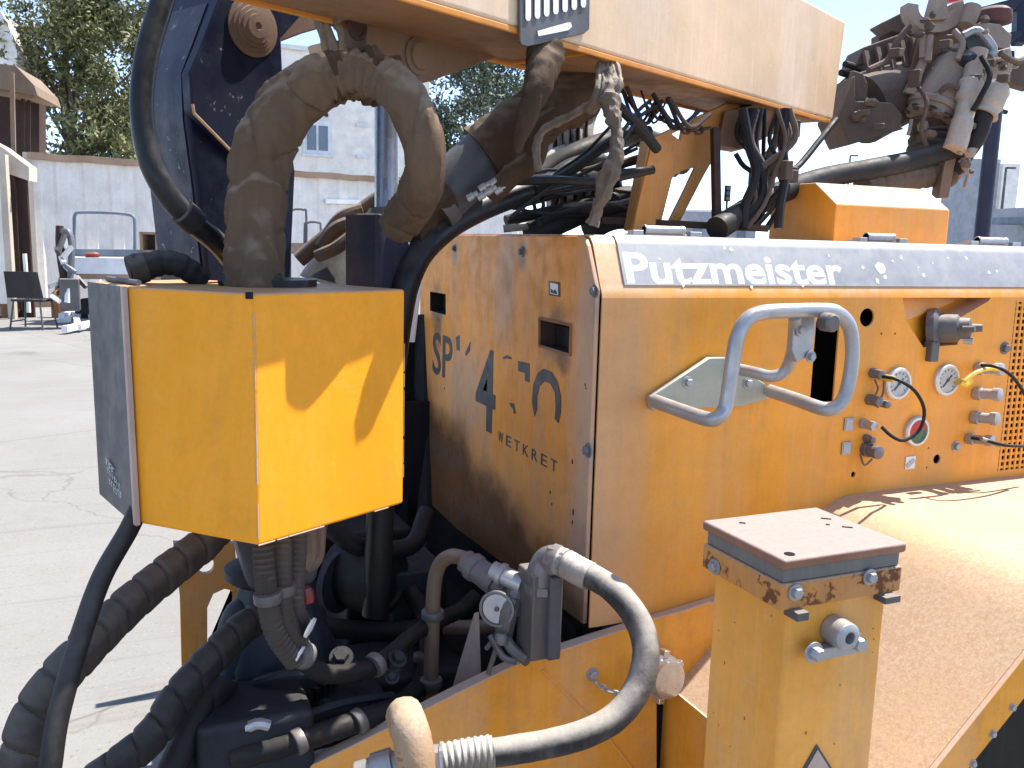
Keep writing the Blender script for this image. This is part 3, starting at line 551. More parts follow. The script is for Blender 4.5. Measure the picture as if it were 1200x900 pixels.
# small retaining chains
for l in (((1025, 445, -.02), (1029, 455, -.02), (1024, 466, -.02)), ((1008, 532, -.02), (1013, 545, -.02), (1022, 538, -.02)), ((1036, 445, -.02), (1035, 460, -.02), (1028, 478, -.02))):
    MB().tube([PY(*q) for q in l], .0028, 6).build('retaining_wire', 'rope', root)
# work lamp in its pocket
p = PY(1088, 385, .03); ax = V((.55, -.80, .08)).normalized()
lmp = MB().lathe(p, ax, [(0, .055), (.02, .058), (.026, .05), (.03, .04), (.075, .038), (.08, .03), (.105, .028), (.11, .012), (.135, .010)], 20).build('plug_socket', 'steel_dark', root)
MB().box(p+V((-.02, -.035, -.06)), (.03, .03, .055)).build('socket_foot', 'steel_dark', lmp, bevel=.004)
a_, u_, w_ = frame(ax)
for s_ in (-1, 1): MB().cyl(p+ax*.09+u_*.03*s_, p+ax*.12+u_*.036*s_, .009, n=10).build('socket_pin', 'steel_dark', lmp)
MB().cyl(p+ax*.09-ZA*.034, p+ax*.115-ZA*.036, .010, n=10).build('socket_pin', 'galv', lmp)

# ---------------- grab handle
hp = [PY(*q, -.022) for q in ((762, 465), (832, 419), (850, 419), (897, 450), (900, 468), (866, 477), (764, 481))]
hpl = MB().prism(hp, (0, .018, 0)).build('handle_bracket', 'galv_plate', root, bevel=.003)
for px, py in ((806, 448), (876, 449)): MB().bolt(PY(px, py, -.022), -YA, .010).build('bolt', 'galv', hpl)
yh = -.24
def hy(px, py, y): return PY(px, py, y)
left_foot = [hy(767, 470, -.03), hy(800, 482, -.13), hy(828, 491, -.215)]
loop = [hy(840, 490, -.238), hy(850, 478, -.24), hy(855, 450, -.24), hy(860, 415, -.24), hy(865, 392, -.24), hy(876, 374, -.24), hy(895, 366, -.24), hy(930, 364, -.24), hy(960, 363.5, -.24), hy(980, 366, -.24), hy(995, 382, -.24), hy(999, 410, -.24), hy(996, 440, -.24), hy(990, 464, -.24), hy(979, 478, -.236)]
right_foot = [hy(964, 479, -.215), hy(935, 469, -.13), hy(902, 458, -.03)]
hd = MB().tube(left_foot+loop+right_foot, .0165, 16, .01).build('grab_handle', 'galv', root)
hd['label'] = 'bent galvanised tube grab handle'
MB().tube([hy(862, 432, -.03), hy(885, 437, -.085), hy(905, 441, -.125), hy(920, 434, -.14), hy(928, 415, -.16), hy(931, 390, -.20), hy(932, 370, -.235)], .0145, 14, .01).build('inner_tube', 'galv', hd)
lp = [hy(931, 372, -.225), hy(955, 370, -.225), hy(956, 388, -.225), hy(951, 416, -.225), hy(934, 425, -.225), hy(928, 410, -.225)]
MB().prism(lp, (0, .02, 0)).build('latch_plate', 'galv', hd, bevel=.003)
p = hy(958, 376, -.235); MB().lathe(p-YA*.02, -YA, [(0, .021), (.028, .021), (.032, .016)], 16).build('latch_knob', 'steel_dark', hd)
MB().bolt(hy(950, 418, -.228), -YA, .009).build('bolt', 'galv', hd); MB().bolt(hy(938, 387, -.228), -YA, .009).build('bolt', 'galv', hd)

# ---------------- fender over the wheel
zf = .842; xb_ = .74; xs = .236; zs = .394; yo = -.68
fp = [V((xs, 0, zs))]
fp += [V((xs+(xb_-.09-xs)*i/3, 0, zs+(zf-.08-zs)*i/3)) for i in range(1, 4)]
fp += [V((xb_-.04, 0, zf-.036)), V((xb_+.01, 0, zf-.010)), V((xb_+.06, 0, zf)), V((1.2, 0, zf)), V((2.3, 0, zf))]
fen = MB().strip(fp, V((0, yo, 0))).build('fender', 'fender', root, smooth=60, solid=.006, bevel=0)
fen['label'] = 'rusty dusty fender sloping down beside the post'
lipd = [q+V((0, yo, 0)) for q in fp]; lip = MB()
lip.prism(lipd+[q+V((.03, 0, -.075)) for q in lipd[::-1]], (0, -.012, 0)); lip.build('fender_lip', 'orange_frame', fen, smooth=0, bevel=.002)
for px, py in ((1186, 829), (1163, 860), (1140, 895)):
    pp = PY(px, py, yo-.012); MB().bolt(pp, -YA, .006).build('bolt', 'galv', fen)
MB().add([(xs, 0, zs), (xs, yo, zs), (xs, yo, -.0), (xs, 0, -.0)], [(0, 1, 2, 3)]).build('fender_end_wall', 'orange_frame', fen, smooth=0, solid=.006)
wr = .40
wh = MB().lathe((1.05, -.60, wr), YA, [(0, .19), (.02, .22), (.03, .36), (.05, wr), (.27, wr), (.3, .36), (.31, .2)], 40).build('wheel', 'rubber', root)
MB().lathe((1.05, -.61, wr), YA, [(0, .03), (.01, .19), (.03, .2)], 32).build('rim', 'orange_dirty', wh)
# ---------------- post with rusty cap
zc = 1.06
cx0, cx1, cy0, cy1 = -.153, .084, -.845, -.645
pcx, pcy = (cx0+cx1)/2, (cy0+cy1)/2
post = MB().box((pcx, pcy, (zc-.075)/2+.05), (cx1-cx0-.045, cy1-cy0-.022, zc-.075-.1)).build('stabiliser_post', 'orange_post', root, bevel=.006, seg=3)
post['label'] = 'square orange post with rusty cap'
cap = MB().box((pcx, pcy, zc-.008), (cx1-cx0, cy1-cy0, .016)).build('cap_plate', 'rust_pink', post, bevel=.005, seg=3)
MB().box((pcx, pcy, zc-.027), (cx1-cx0-.014, cy1-cy0-.014, .021)).build('cap_gasket', 'gasket', post, bevel=.002)
MB().box((pcx, pcy, zc-.0585), (cx1-cx0-.004, cy1-cy0-.006, .041)).build('cap_flange', 'rust_orange', post, bevel=.004)
def pf(px, py, y=cy0+.010): return PY(px, py, y)
for px, py in ((932, 694), (1019, 676)): MB().bolt(pf(px, py, cy0+.002), -YA, .0085).build('bolt', 'galv', post)
for px, py in ((838, 664),): MB().bolt(PX(px, py, cx0+.001), -XA, .0085).build('bolt', 'galv', post)
MB().box((pcx-.09, cy0-.001, zc-.083), (.02, .03, .012)).build('shim', 'steel_dark', post); MB().box((pcx+.085, cy0+.002, zc-.083), (.03, .03, .010)).build('shim', 'steel_dark', post)
hol = MB()
for (px, py, l_) in ((968, 608, .016), (993, 618, .016), (970, 615, .006), (870, 613, .010)):
    p = PZ(px, py, zc); hol.box(p+V((0, 0, .0002)), (l_, .0055, .0012), (V((.8, -.6, 0)), V((.6, .8, 0)), ZA))
hol.build('cap_slot', 'black', post, smooth=0)
p = PZ(925, 655, zc); MB().lathe(p+V((.014, .016, -.001)), ZA, [(0, .008), (.002, .008)], 14).build('cap_screw', 'black', post)
yp = cy0+.011
eye = PY(974, 736, yp)
cl = MB().lathe(eye, -YA, [(0, .022), (.004, .023), (.036, .0215), (.039, .016), (.040, .009), (.02, .008)], 24)
cl.box(PY(978, 754, yp)+V((0, -.012, -.002)), (.092, .018, .018))
clo = cl.build('pipe_clamp', 'galv', post, bevel=.002)
for px, py in ((953, 764), (1001, 752)): MB().bolt(PY(px, py, yp-.018), -YA, .0105, .014).build('bolt', 'galv', clo)
tri = [PY(*q, yp-.001) for q in ((957, 872), (927, 925), (988, 922))]
MB().prism(tri, (0, -.001, 0)).build('warning_sticker', 'dark_letter', post, smooth=0)
tc = sum(tri, V())/3; MB().prism([tc+(q-tc)*.84+V((0, -.0015, 0)) for q in tri], (0, -.001, 0)).build('sticker_face', 'pale_trim', post, smooth=0)
# small paint chips on the post
ch = MB(); rnd = random.Random(11)
for i in range(26):
    if rnd.random() < .5: q = V((rnd.uniform(cx0+.04, cx1-.04), yp-.0009, rnd.uniform(.55, .95))); uu = XA; dd = YA
    else: q = V((cx0+.0215, rnd.uniform(cy0+.03, cy1-.03), rnd.uniform(.55, .96))); uu = YA; dd = XA
    s_ = rnd.choice((.0008, .001, .0012, .0015, .002, .0035)); k = 9
    ch.prism([q+uu*math.cos(6.283*j/k)*s_*rnd.uniform(.4, 1)+ZA*math.sin(6.283*j/k)*s_*rnd.uniform(.6, 2.2) for j in range(k)], dd*.0008)
ch.build('paint_chip', 'rust', post, smooth=0)

# ---------------- lower frame side plate
def ff(px, py): return PY(px, py, -.034)
fr = [ff(*q) for q in ((700, 748), (735, 737), (830, 708), (930, 672), (1010, 650), (1010, 790), (770, 812), (770, 980), (230, 980), (355, 902), (415, 873), (475, 843), (540, 810), (600, 781))]
frm = MB().prism(fr, (0, .034, 0)).build('side_frame', 'orange_frame', root, bevel=.003, smooth=0)
frm['label'] = 'tapering orange side frame plate'
MB().tube([ff(*q)+V((0, -.002, .004)) for q in ((735, 738), (770, 726), (800, 718), (832, 707))], lambda t_: .004+.0012*math.sin(t_*60), 8).build('weld_seam', 'orange_frame', frm)
fl2 = [PY(*q, -.05) for q in ((775, 812), (820, 866))]
MB().tube([ff(635, 785), ff(700, 850), ff(745, 905)], .004, 6).build('weld_seam', 'orange_frame', frm)
# frame cross wall and deck closing the engine bay
MB().box((.05, .72, .32), (1.3, .9, .03)).build('chassis_deck', 'engine', root, smooth=0)
MB().box((-.0, 1.22, .62), (1.2, .03, .62)).build('chassis_side', 'engine', root, smooth=0)
MB().box((.03, .65, .45), (.02, 1.3, .25)).build('bulkhead', 'engine', root, smooth=0)
MB().box((.6, .66, .30), (1.2, 1.2, .5)).build('chassis_box', 'engine', root, smooth=0)

# ---------------- return hose with fittings
hm = [(676, 668, 1.93), (700, 679, 1.90), (725, 697, 1.86), (748, 728, 1.83), (757, 765, 1.80), (748, 805, 1.78), (725, 837, 1.76), (690, 858, 1.74), (645, 871, 1.73), (600, 879, 1.72), (560, 885, 1.71), (515, 893, 1.70)]
rh = MB().tube(pds(hm), .0285*.95, 16, .01, wrinkle(.03, .02, 30)).build('return_hose', 'hose_patchy', root); rh['label'] = 'thick hose with cement stains and painted shade patches bending in a half loop'
MB().tube(pds([(652, 656, 1.955), (664, 661, 1.945), (680, 670, 1.925), (692, 676, 1.91)]), .030, 16, .004, ringed(.010, .10)).build('hose_ferrule', 'hose_pale', rh)
MB().tube(pds([(518, 892, 1.70), (545, 886, 1.706), (578, 881, 1.714)]), .031, 16, .003, ringed(.012, .14, 1.)).build('hose_ferrule', 'hose_pale', rh)
MB().lathe(PD(503, 893, 1.70), PD(520, 891, 1.70)-PD(503, 893, 1.70), [(-.01, .030), (.022, .030), (.023, .034), (.03, .034)], 6).build('hose_nut', 'galv', rh)
MB().lathe(PD(420, 912, 1.69), PD(480, 893, 1.695)-PD(420, 912, 1.69), [(0, .03), (.03, .03), (.032, .036), (.07, .036), (.072, .028), (.11, .028)], 12).build('hose_nut', 'galv', rh)
rp = MB().tube(pds([(488, 960, 1.66), (488, 905, 1.66), (483, 865, 1.67), (478, 850, 1.69), (474, 838, 1.74)]), .036, 16, .01, wrinkle(.03, .03, 60)).build('rusty_stub_pipe', 'rust_pipe', root)
# coupling behind the hose and its chain
p = PY(768, 790, -.05); ax = V((.15, -1, .1)).normalized()
cpl = MB().lathe(PY(762, 786, -.03), ax, [(0, .045), (.025, .047), (.027, .055), (.05, .056), (.052, .048), (.075, .046), (.077, .030)], 22).build('hose_coupling', 'shiny', root)
for an in (20, 80, 140, 200, 260, 320):
    a_, u_, w_ = frame(ax); d = u_*math.cos(R(an))+w_*math.sin(R(an)); MB().box(PY(762, 786, -.03)+ax*.04+d*.058, (.03, .018, .016), (ax, ax.cross(d), d)).build('coupling_lug', 'shiny', cpl, bevel=.003)
cb = ff(694, 790); MB().bolt(cb, -YA, .011).build('chain_bolt', 'galv', root)
def link_chain(a, b, n, sag, r=.004, mat='galv', name='chain'):
    o = MB(); pts = [a.lerp(b, i/n)-ZA*sag*4*(i/n)*(1-i/n) for i in range(n+1)]
    for i in range(n):
        m_ = (pts[i]+pts[i+1])/2; d = (pts[i+1]-pts[i]); L = d.length; d.normalize(); s_ = d.cross(YA if i % 2 else ZA)
        if s_.length < .01: s_ = d.cross(XA)
        s_.normalize()
        o.tube([m_+d*math.cos(6.283*k/10)*L*.68+s_*math.sin(6.283*k/10)*L*.34 for k in range(11)], r, 6, spline=False)
    return o.build(name, mat, root)
link_chain(cb+V((0, -.015, -.012)), PY(738, 812, -.08), 6, .012, .0026)

# ---------------- valve block beside the end panel
vb = PD(632, 715, 2.02)
vbl = MB().box(vb, (.075, .085, .20)).build('valve_block', 'steel_dark', root, bevel=.006)
MB().box(vb+V((.012, -.05, .0)), (.03, .02, .19)).build('valve_rib', 'slate', vbl, bevel=.004)
e0 = PD(634, 668, 1.985)
MB().tube([e0-ZA*.035, e0+ZA*.0, e0+V((.012, -.004, .022)), PD(650, 655, 1.96), PD(662, 660, 1.945)], .030, 16, .006).build('elbow_fitting', 'steel_purple', root)
MB().lathe(e0-ZA*.05, ZA, [(0, .036), (.018, .036)], 6).build('elbow_nut', 'steel_purple', root)
MB().lathe(PD(645, 654, 1.968), PD(668, 662, 1.938)-PD(645, 654, 1.968), [(0, .034), (.018, .034), (.02, .031), (.04, .031)], 6).build('elbow_nut', 'steel_purple', root)
bpipe = MB().tube(pds([(560, 662, 2.17), (545, 655, 2.18), (528, 652, 2.20), (514, 664, 2.22), (508, 695, 2.22), (506, 760, 2.22), (504, 830, 2.22)]), .0185, 14, .01).build('bent_pipe', 'brown_pipe', root)
MB().lathe(PD(545, 657, 2.16), PD(590, 690, 2.10)-PD(545, 657, 2.16), [(0, .028), (.02, .028), (.021, .034), (.04, .034), (.042, .03), (.08, .032), (.10, .032), (.102, .026), (.13, .026)], 12).build('pipe_union', 'steel_purple', root)
MB().lathe(PD(577, 668, 2.06), PD(612, 685, 2.03)-PD(577, 668, 2.06), [(0, .022), (.018, .022), (.02, .027), (.03, .027), (.032, .022), (.08, .022)], 12).build('pipe_union', 'galv', root)
dax = V((-.62, -.75, .1)).normalized(); dg_ = MB().lathe(PD(584, 712, 2.03), dax, [(-.02, .034), (.0, .040), (.010, .042), (.014, .041), (.015, .036), (.009, .034)], 28).build('valve_dial', 'steel_purple', root)
MB().lathe(PD(584, 712, 2.03)+dax*.009, dax, [(0, .034), (.002, .033)], 24).build('dial_face', 'galv', dg_); MB().lathe(PD(584, 712, 2.03)+dax*.010, dax, [(0, .006), (.006, .005)], 10).build('dial_hub', 'steel_dark', dg_)
for l, r_ in ((((600, 700, 2.03), (594, 725, 2.03), (590, 745, 2.05)), .022), (((590, 742, 2.04), (600, 760, 2.03), (618, 775, 2.0)), .013), (((575, 745, 2.06), (590, 770, 2.03), (605, 775, 2.02)), .008), (((570, 760, 2.08), (585, 745, 2.06), (572, 790, 2.06)), .006), (((612, 690, 2.05), (600, 705, 2.04), (596, 720, 2.03)), .026)):
    MB().tube(pds(l), r_, 10).build('valve_pipe', 'steel_dark', root)
MB().ball(PD(588, 748, 2.02), .017).build('valve_knob', 'steel_purple', root)
MB().prism(pds([(556, 718, 2.25), (559, 812, 2.22), (527, 816, 2.24)]), V((.012, .0, 0))).build('gusset', 'pale_trim', root, smooth=0)

# ---------------- engine bay clutter
en = MB().box(PD(450, 720, 2.75), (.30, .30, .24)).build('engine_block', 'engine', root, bevel=.015)
MB().lathe(PD(400, 668, 2.5), V((.5, -.65, 0)), [(0, .09), (.1, .095), (.16, .095), (.165, .075), (.155, .07), (.15, .03)], 24).build('pump_housing', 'engine', root)
MB().lathe(PD(395, 680, 2.45), V((.5, -.65, 0)), [(0, .085), (.02, .085)], 24).build('pump_flange', 'engine_blue', root)
MB().box(PD(480, 690, 2.6), (.16, .2, .18)).build('pump_block', 'engine_blue', root, bevel=.01)
MB().box(PD(400, 640, 2.75), (.4, .2, .14)).build('pump_block', 'engine', root, bevel=.02)
MB().box(PD(360, 835, 2.15), (.36, .2, .10)).build('pump_block', 'engine_blue', root, bevel=.02)
MB().box(PD(450, 800, 2.4), (.4, .25, .14)).build('pump_block', 'engine_blue', root, bevel=.02)
rnd = random.Random(5)
for i in range(16):                                   # bolts and plugs on the casting
    p = PD(rnd.uniform(290, 480), rnd.uniform(770, 850), rnd.uniform(2.0, 2.15)); MB().bolt(p, V((rnd.uniform(-.3, .3), -.6, .8)), rnd.uniform(.010, .018)).build('casting_bolt', 'engine_blue', root)
for l, r_, mt in ((((318, 640, 1.86), (325, 690, 1.86), (340, 740, 1.88), (352, 770, 1.9), (385, 790, 1.95), (440, 780, 2.05), (490, 740, 2.2), (540, 715, 2.35)), .020, 'engine'),
              (((480, 690, 2.5), (500, 730, 2.45), (498, 790, 2.3), (470, 825, 2.1), (420, 845, 1.98), (350, 868, 1.9), (270, 890, 1.85)), .024, 'engine'),
              (((560, 700, 2.5), (520, 730, 2.45), (450, 740, 2.5), (380, 735, 2.5)), .028, 'engine'),
              (((520, 735, 2.4), (560, 735, 2.42), (600, 728, 2.4)), .02, 'brown_pipe'),
              (((380, 610, 2.4), (420, 640, 2.4), (480, 640, 2.5), (500, 600, 2.6)), .025, 'engine')):
    MB().tube(pds(l), r_, 12, .008, ringed(.022, .12) if r_ < .027 and mt != 'brown_pipe' else None).build('engine_hose', mt, root)
MB().tube(pds([(300, 800, 2.0), (340, 790, 1.98), (420, 785, 2.02), (450, 775, 2.1)]), .012, 8).build('engine_hose', 'engine_blue', root)
MB().tube(pds([(290, 865, 1.93), (340, 845, 1.93), (400, 825, 2.0), (460, 815, 2.1)]), .010, 8).build('engine_hose', 'engine_blue', root)
for x_, r_, mt in ((470, .05, 'engine'), (484, .028, 'rubber'), (493, .03, 'engine_blue'), (505, .05, 'engine')):
    MB().tube(pds([(x_, 370, 3.3), (x_-2, 450, 3.3), (x_+2, 540, 3.3), (x_+1, 640, 3.3)]), r_*1.3, 10).build('riser_hose', mt, root)
# corrugated hoses hanging under the box
for l in (((308, 640, 1.80), (312, 690, 1.80), (322, 740, 1.82), (345, 775, 1.86)), ((330, 632, 1.86), (330, 680, 1.84), (334, 725, 1.84), (352, 758, 1.88)), ((348, 625, 1.92), (346, 670, 1.9), (345, 710, 1.88), (356, 740, 1.9))):
    MB().tube(pds(l), .021, 12, .004, ringed(.012, .14)).build('corrugated_hose', 'rubber_brown', root)
MB().tube(pds([(362, 615, 2.0), (364, 650, 2.0), (355, 668, 1.98)]), .016, 10).build('hanging_hose', 'brown_pipe', root)
MB().tube(pds([(375, 610, 2.02), (372, 655, 2.02), (350, 670, 1.98)]), .013, 10).build('hanging_hose', 'brown_pipe', root)
MB().lathe(PD(357, 704, 1.94), ZA, [(0, .022), (.02, .02), (.03, .012)], 8).build('red_plug', 'red_light', root)
for px, py in ((362, 735), (350, 768)): MB().lathe(PD(px, py, 1.86), V((.8, -.5, -.4)), [(0, .022), (.005, .022)], 16).build('white_ring', 'white_letter', root)
# ---------------- turret pedestal
tx, ty = -.775, .42
def ped(px, py, d): return PD(px, py, d)
pc = PD(325, 700, 2.15); px_, py_ = pc.x, pc.y
pp = []
loops = []
for z_, hw_, hd_ in ((.95, .115, .12), (.82, .10, .11), (.70, .075, .09)):
    loops.append([V((px_-hw_, py_-hd_, z_)), V((px_+hw_, py_-hd_, z_)), V((px_+hw_, py_+hd_, z_)), V((px_-hw_, py_+hd_, z_))])
MB().loft(loops).build('turret_neck', 'slate', root, bevel=.02, seg=3)
pb = PD(300, 790, 2.1)
MB().lathe((px_-.02, py_, .70), ZA, [(0, .085), (.012, .10), (.03, .10), (.035, .085)], 28).build('neck_flange', 'engine_blue', root)
MB().lathe((px_-.005, py_, .30), V((0, 0, 1)), [(0, .15), (.22, .145), (.31, .11), (.40, .08)], 8).build('slewing_base', 'base_blue', root, bevel=.012)
MB().box(PD(295, 868, 1.96), (.24, .2, .20)).build('gear_case', 'engine_blue', root, bevel=.02)
tb = MB(); gc = V((px_-.02, py_, .455))
for i in range(44):
    an = 2*math.pi*i/44; d = V((math.cos(an), math.sin(an), 0)); tb.box(gc+d*.155, (.020, .014, .03), (d, V((-d.y, d.x, 0)), ZA))
tb.lathe(gc-ZA*.015, ZA, [(0, .148), (.03, .148)], 44); tag(tb.build('gear_ring', 'engine_blue', root), kind='stuff')
MB().tube(pds([(296, 712, 2.14), (282, 722, 2.10), (274, 745, 2.08), (274, 790, 2.08)]), .04, 16).build('hose_elbow', 'base_blue', root)
MB().tube(pds([(278, 860, 1.86), (300, 848, 1.86), (315, 850, 1.87)]), .012, 8).build('case_handle', 'galv', root)
for px, py in ((258, 868), (275, 880), (290, 885)): MB().bolt(PD(px, py, 1.86), V((-.2, -.8, .3)), .013).build('case_bolt', 'galv', root)
# slotted orange bracket behind the pedestal
by = .75
brk = [PY(*q, by) for q in ((203, 636), (275, 636), (280, 700), (268, 780), (213, 780), (211, 700))]
h1 = [PY(240+11*math.cos(t_), 662+11*math.sin(t_), by) for t_ in np.linspace(0, 6.28, 15)[:-1]]
h2 = [PY(*q, by) for q in ((243, 760), (243, 712), (250, 696), (263, 690), (272, 692), (272, 760))]
MB().prism(brk, (0, .02, 0), [h1, h2]).build('slotted_bracket', 'orange_dirty', root, smooth=0)

# ---------------- hoses at the left
wl = MB().tube(pds([(262, 612, 2.0), (235, 640, 1.95), (200, 668, 1.88), (150, 710, 1.78), (100, 760, 1.68), (60, 805, 1.62), (35, 850, 1.58), (26, 900, 1.56), (28, 950, 1.56)]), .036, 36, .002, spiral(.058, .12)).build('spiral_wrapped_hose', 'rubber_brown', root)
wl['label'] = 'fat brown spiral wrapped hose hanging under the box'
MB().tube(pds([(300, 725, 2.0), (278, 742, 1.95), (245, 775, 1.88), (210, 815, 1.82), (180, 860, 1.78), (140, 895, 1.75), (90, 930, 1.74)]), .033, 36, .002, spiral(.056, .12)).build('spiral_wrapped_hose', 'rubber', root)
th_ = MB().tube(pds([(165, 590, 1.74), (150, 622, 1.72), (120, 675, 1.66), (98, 735, 1.60), (80, 795, 1.55), (66, 850, 1.52), (58, 905, 1.50), (50, 950, 1.5)]), .0185, 14, .01).build('rubber_hose', 'rubber', root)
MB().tube(pds([(255, 790, 1.95), (235, 830, 1.92), (225, 870, 1.9), (220, 920, 1.9)]), .05, 14).build('hose_bundle', 'engine', root)
MB().tube(pds([(200, 905, 1.82), (225, 850, 1.86), (245, 800, 1.93)]), .03, 12).build('hose_bundle', 'engine', root)

# ---------------- orange cover box in front of the turret
tz, bz = 1.397, .955
TA, TB, TC, TG = [PZ(*q, tz) for q in ((297, 344), (475, 339), (150, 336), (108, 330))]
BA, BB, BC, BG = [PZ(*q, bz) for q in ((303, 640), (473, 590), (165, 614), (122, 579))]
bk = V((-.42, .80, 0)).normalized()
TD, TE = TB+bk*.27, TG+V((.18, .12, 0)); BDp, BE = BB+bk*.27, BG+V((.18, .12, 0))
cb_ = MB().loft([[BA, BB, BDp, BE, BG, BC], [TA, TB, TD, TE, TG, TC]]).build('cover_box', 'orange_box', root, bevel=.006, seg=3, smooth=25)
cb_['label'] = 'clean orange hexagonal sheet steel cover box'
gn = (TC-TG).cross(BG-TG).normalized()
if gn.dot(V(CP)-TG) < 0: gn = -gn
o_ = gn*.003
gp = [TG+o_+(TC-TG)*-.015, TC+o_+(TC-TG)*.0, BC+o_+(BC-TC)*.01, BG+o_-(BC-BG)*.01]
MB().prism(gp, gn*.006).build('grey_plate', 'grey_plate', cb_, bevel=.002, smooth=0)
rim = (TC-TG).normalized()
MB().prism([TC+o_-rim*.008, TC+o_+rim*.004, BC+o_+rim*.006, BC+o_-rim*.006], gn*.009).build('pale_rim', 'pale_trim', cb_, smooth=0)
# illegible worn lettering low on the grey plate: short pale strokes in four lines
gu = (BC-BG).normalized(); gv = (TG-BG).normalized(); W_ = (BC-BG).length
rnd = random.Random(9); tx_ = MB()
def gpt(px, py, l_=.0105): return PN(px, py, TG+gn*l_, gn)
for row, (a, b, k) in enumerate((((123, 538), (133, 552), 3), ((125, 549), (141, 571), 6), ((127, 562), (142, 580), 6), ((132, 572), (156, 594), 9))):
    for i in range(k):
        t_ = (i+.5)/k; p = gpt(a[0]+(b[0]-a[0])*t_, a[1]+(b[1]-a[1])*t_, .0175)
        hh = .012; ww = W_/ (k*2.6)*.55
        s_ = rnd.choice((0, 1, 2))
        tx_.box(p, (ww*.35, hh, .0008), (gu, gv, gn))
        if s_ > 0: tx_.box(p+gu*ww*.5+gv*hh*.3, (ww*.8, .0022, .0008), (gu, gv, gn))
        if s_ > 1: tx_.box(p+gu*ww*.5-gv*hh*.35, (ww*.8, .0022, .0008), (gu, gv, gn))
tx_.build('worn_lettering', 'dim_letter', cb_, smooth=0)
for px, py in ((131, 513), (145, 365)): MB().lathe(gpt(px, py)-gn*.002, gn, [(0, .003), (.001, .003)], 10).build('rivet', 'white_letter', cb_)
def worn(a, b, off, n_, seed, mat='pale_trim', r_=.0015):
    rn_ = random.Random(seed); t0 = 0.
    for i_ in range(n_):
        t1 = t0+rn_.uniform(.4, 1.6)/n_
        if t1 > 1: break
        if rn_.random() < .6: MB().tube([a.lerp(b, t0)+off, a.lerp(b, (t0+t1)/2)+off*rn_.uniform(.95, 1.0), a.lerp(b, t1)+off], r_*rn_.uniform(.6, 1.1), 6, .02).build('worn_edge', mat, cb_)
        t0 = t1+rn_.uniform(0, .15)/n_
oc = (V(CP)-TA).normalized()
worn(TA.lerp(BA, .02), TA.lerp(BA, .99), V((-.05, -1, 0)).normalized()*-.0010, 11, 1)
worn(TB.lerp(BB, .02), TB.lerp(BB, .99), V((.6, -.3, 0)).normalized()*-.0012, 9, 2, 'pale_trim', .0013)
worn(BA, BB, V((0, 0, .0012)), 7, 3, 'pale_trim', .0016)
# notch bolt on the upper edge
p = PD(292, 345, 1.6); MB().lathe(p+V((0, .0, -.008)), ZA, [(0, .007), (.012, .007)], 10).build('edge_bolt', 'black', cb_)
MB().tube([TC+V((.02, .03, .006)), TG+V((.03, .0, .006))], .006, 8).build('box_edge_strip', 'grey_plate', cb_)

# ---------------- turret head, boom
bu = V((math.cos(R(27.5)), math.sin(R(27.5)), 0)); bnr = V((bu.y, -bu.x, 0))
tp0 = PD(275, 200, 2.08)
def tpx(px, py): return PN(px, py, tp0, bnr)
prof = [tpx(*q) for q in ((275, -60), (256, 0), (235, 55), (222, 85), (225, 130), (272, 178), (308, 222), (316, 330), (340, 330), (346, 200), (332, 95), (330, 45), (352, 20), (372, -60))]
tur = MB().prism(prof, -bnr*.035).build('turret_head', 'navy', root, bevel=.005, smooth=0, seg=2)
tur['label'] = 'navy turret head with chipped paint'
body = [tpx(*q)-bnr*.035 for q in ((278, -60), (259, 0), (240, 52), (228, 84), (230, 140), (240, 215), (256, 360), (352, 360), (350, 200), (332, 95), (330, 45), (352, 20), (372, -60))]
MB().prism(body, -bnr*.21).build('turret_body', 'navy', tur, bevel=.012, smooth=0, seg=3)
lf = [tpx(*q)-bnr*.05-bu*.003 for q in ((259, 0), (240, 52), (228, 84), (230, 140), (240, 215), (254, 350))]
MB().strip(lf, -bnr*.18).build('turret_skin', 'navy_dusty', tur, smooth=40, solid=.002)
ed = MB().tube([tpx(*q)-bu*.001 for q in ((226, 122), (228, 133), (274, 180))], .0035, 8, spline=False).build('worn_edge', 'rust_pipe', tur)
pinc = tpx(296, 32)
pin = MB().lathe(pinc-bnr*.01, bnr, [(0, .066), (.014, .066), (.016, .056), (.019, .055), (.020, .047), (.024, .046), (.025, .038), (.029, .037), (.030, .027), (.033, .026), (.034, .009), (.030, .007)], 32).build('pivot_pin', 'brown_steel', tur)
# greyish rear bracket by the turret top
MB().prism(pds([(215, -20, 2.4), (222, 30, 2.4), (192, 62, 2.45), (198, 70, 2.45), (236, 52, 2.36), (262, -20, 2.36)]), V((-.03, .08, 0))).build('hose_bracket', 'brown_steel', root, bevel=.004)
MB().tube(pds([(245, -20, 2.2), (232, 20, 2.22), (226, 52, 2.25)]), .025, 10).build('bracket_hose', 'rubber_brown', root)
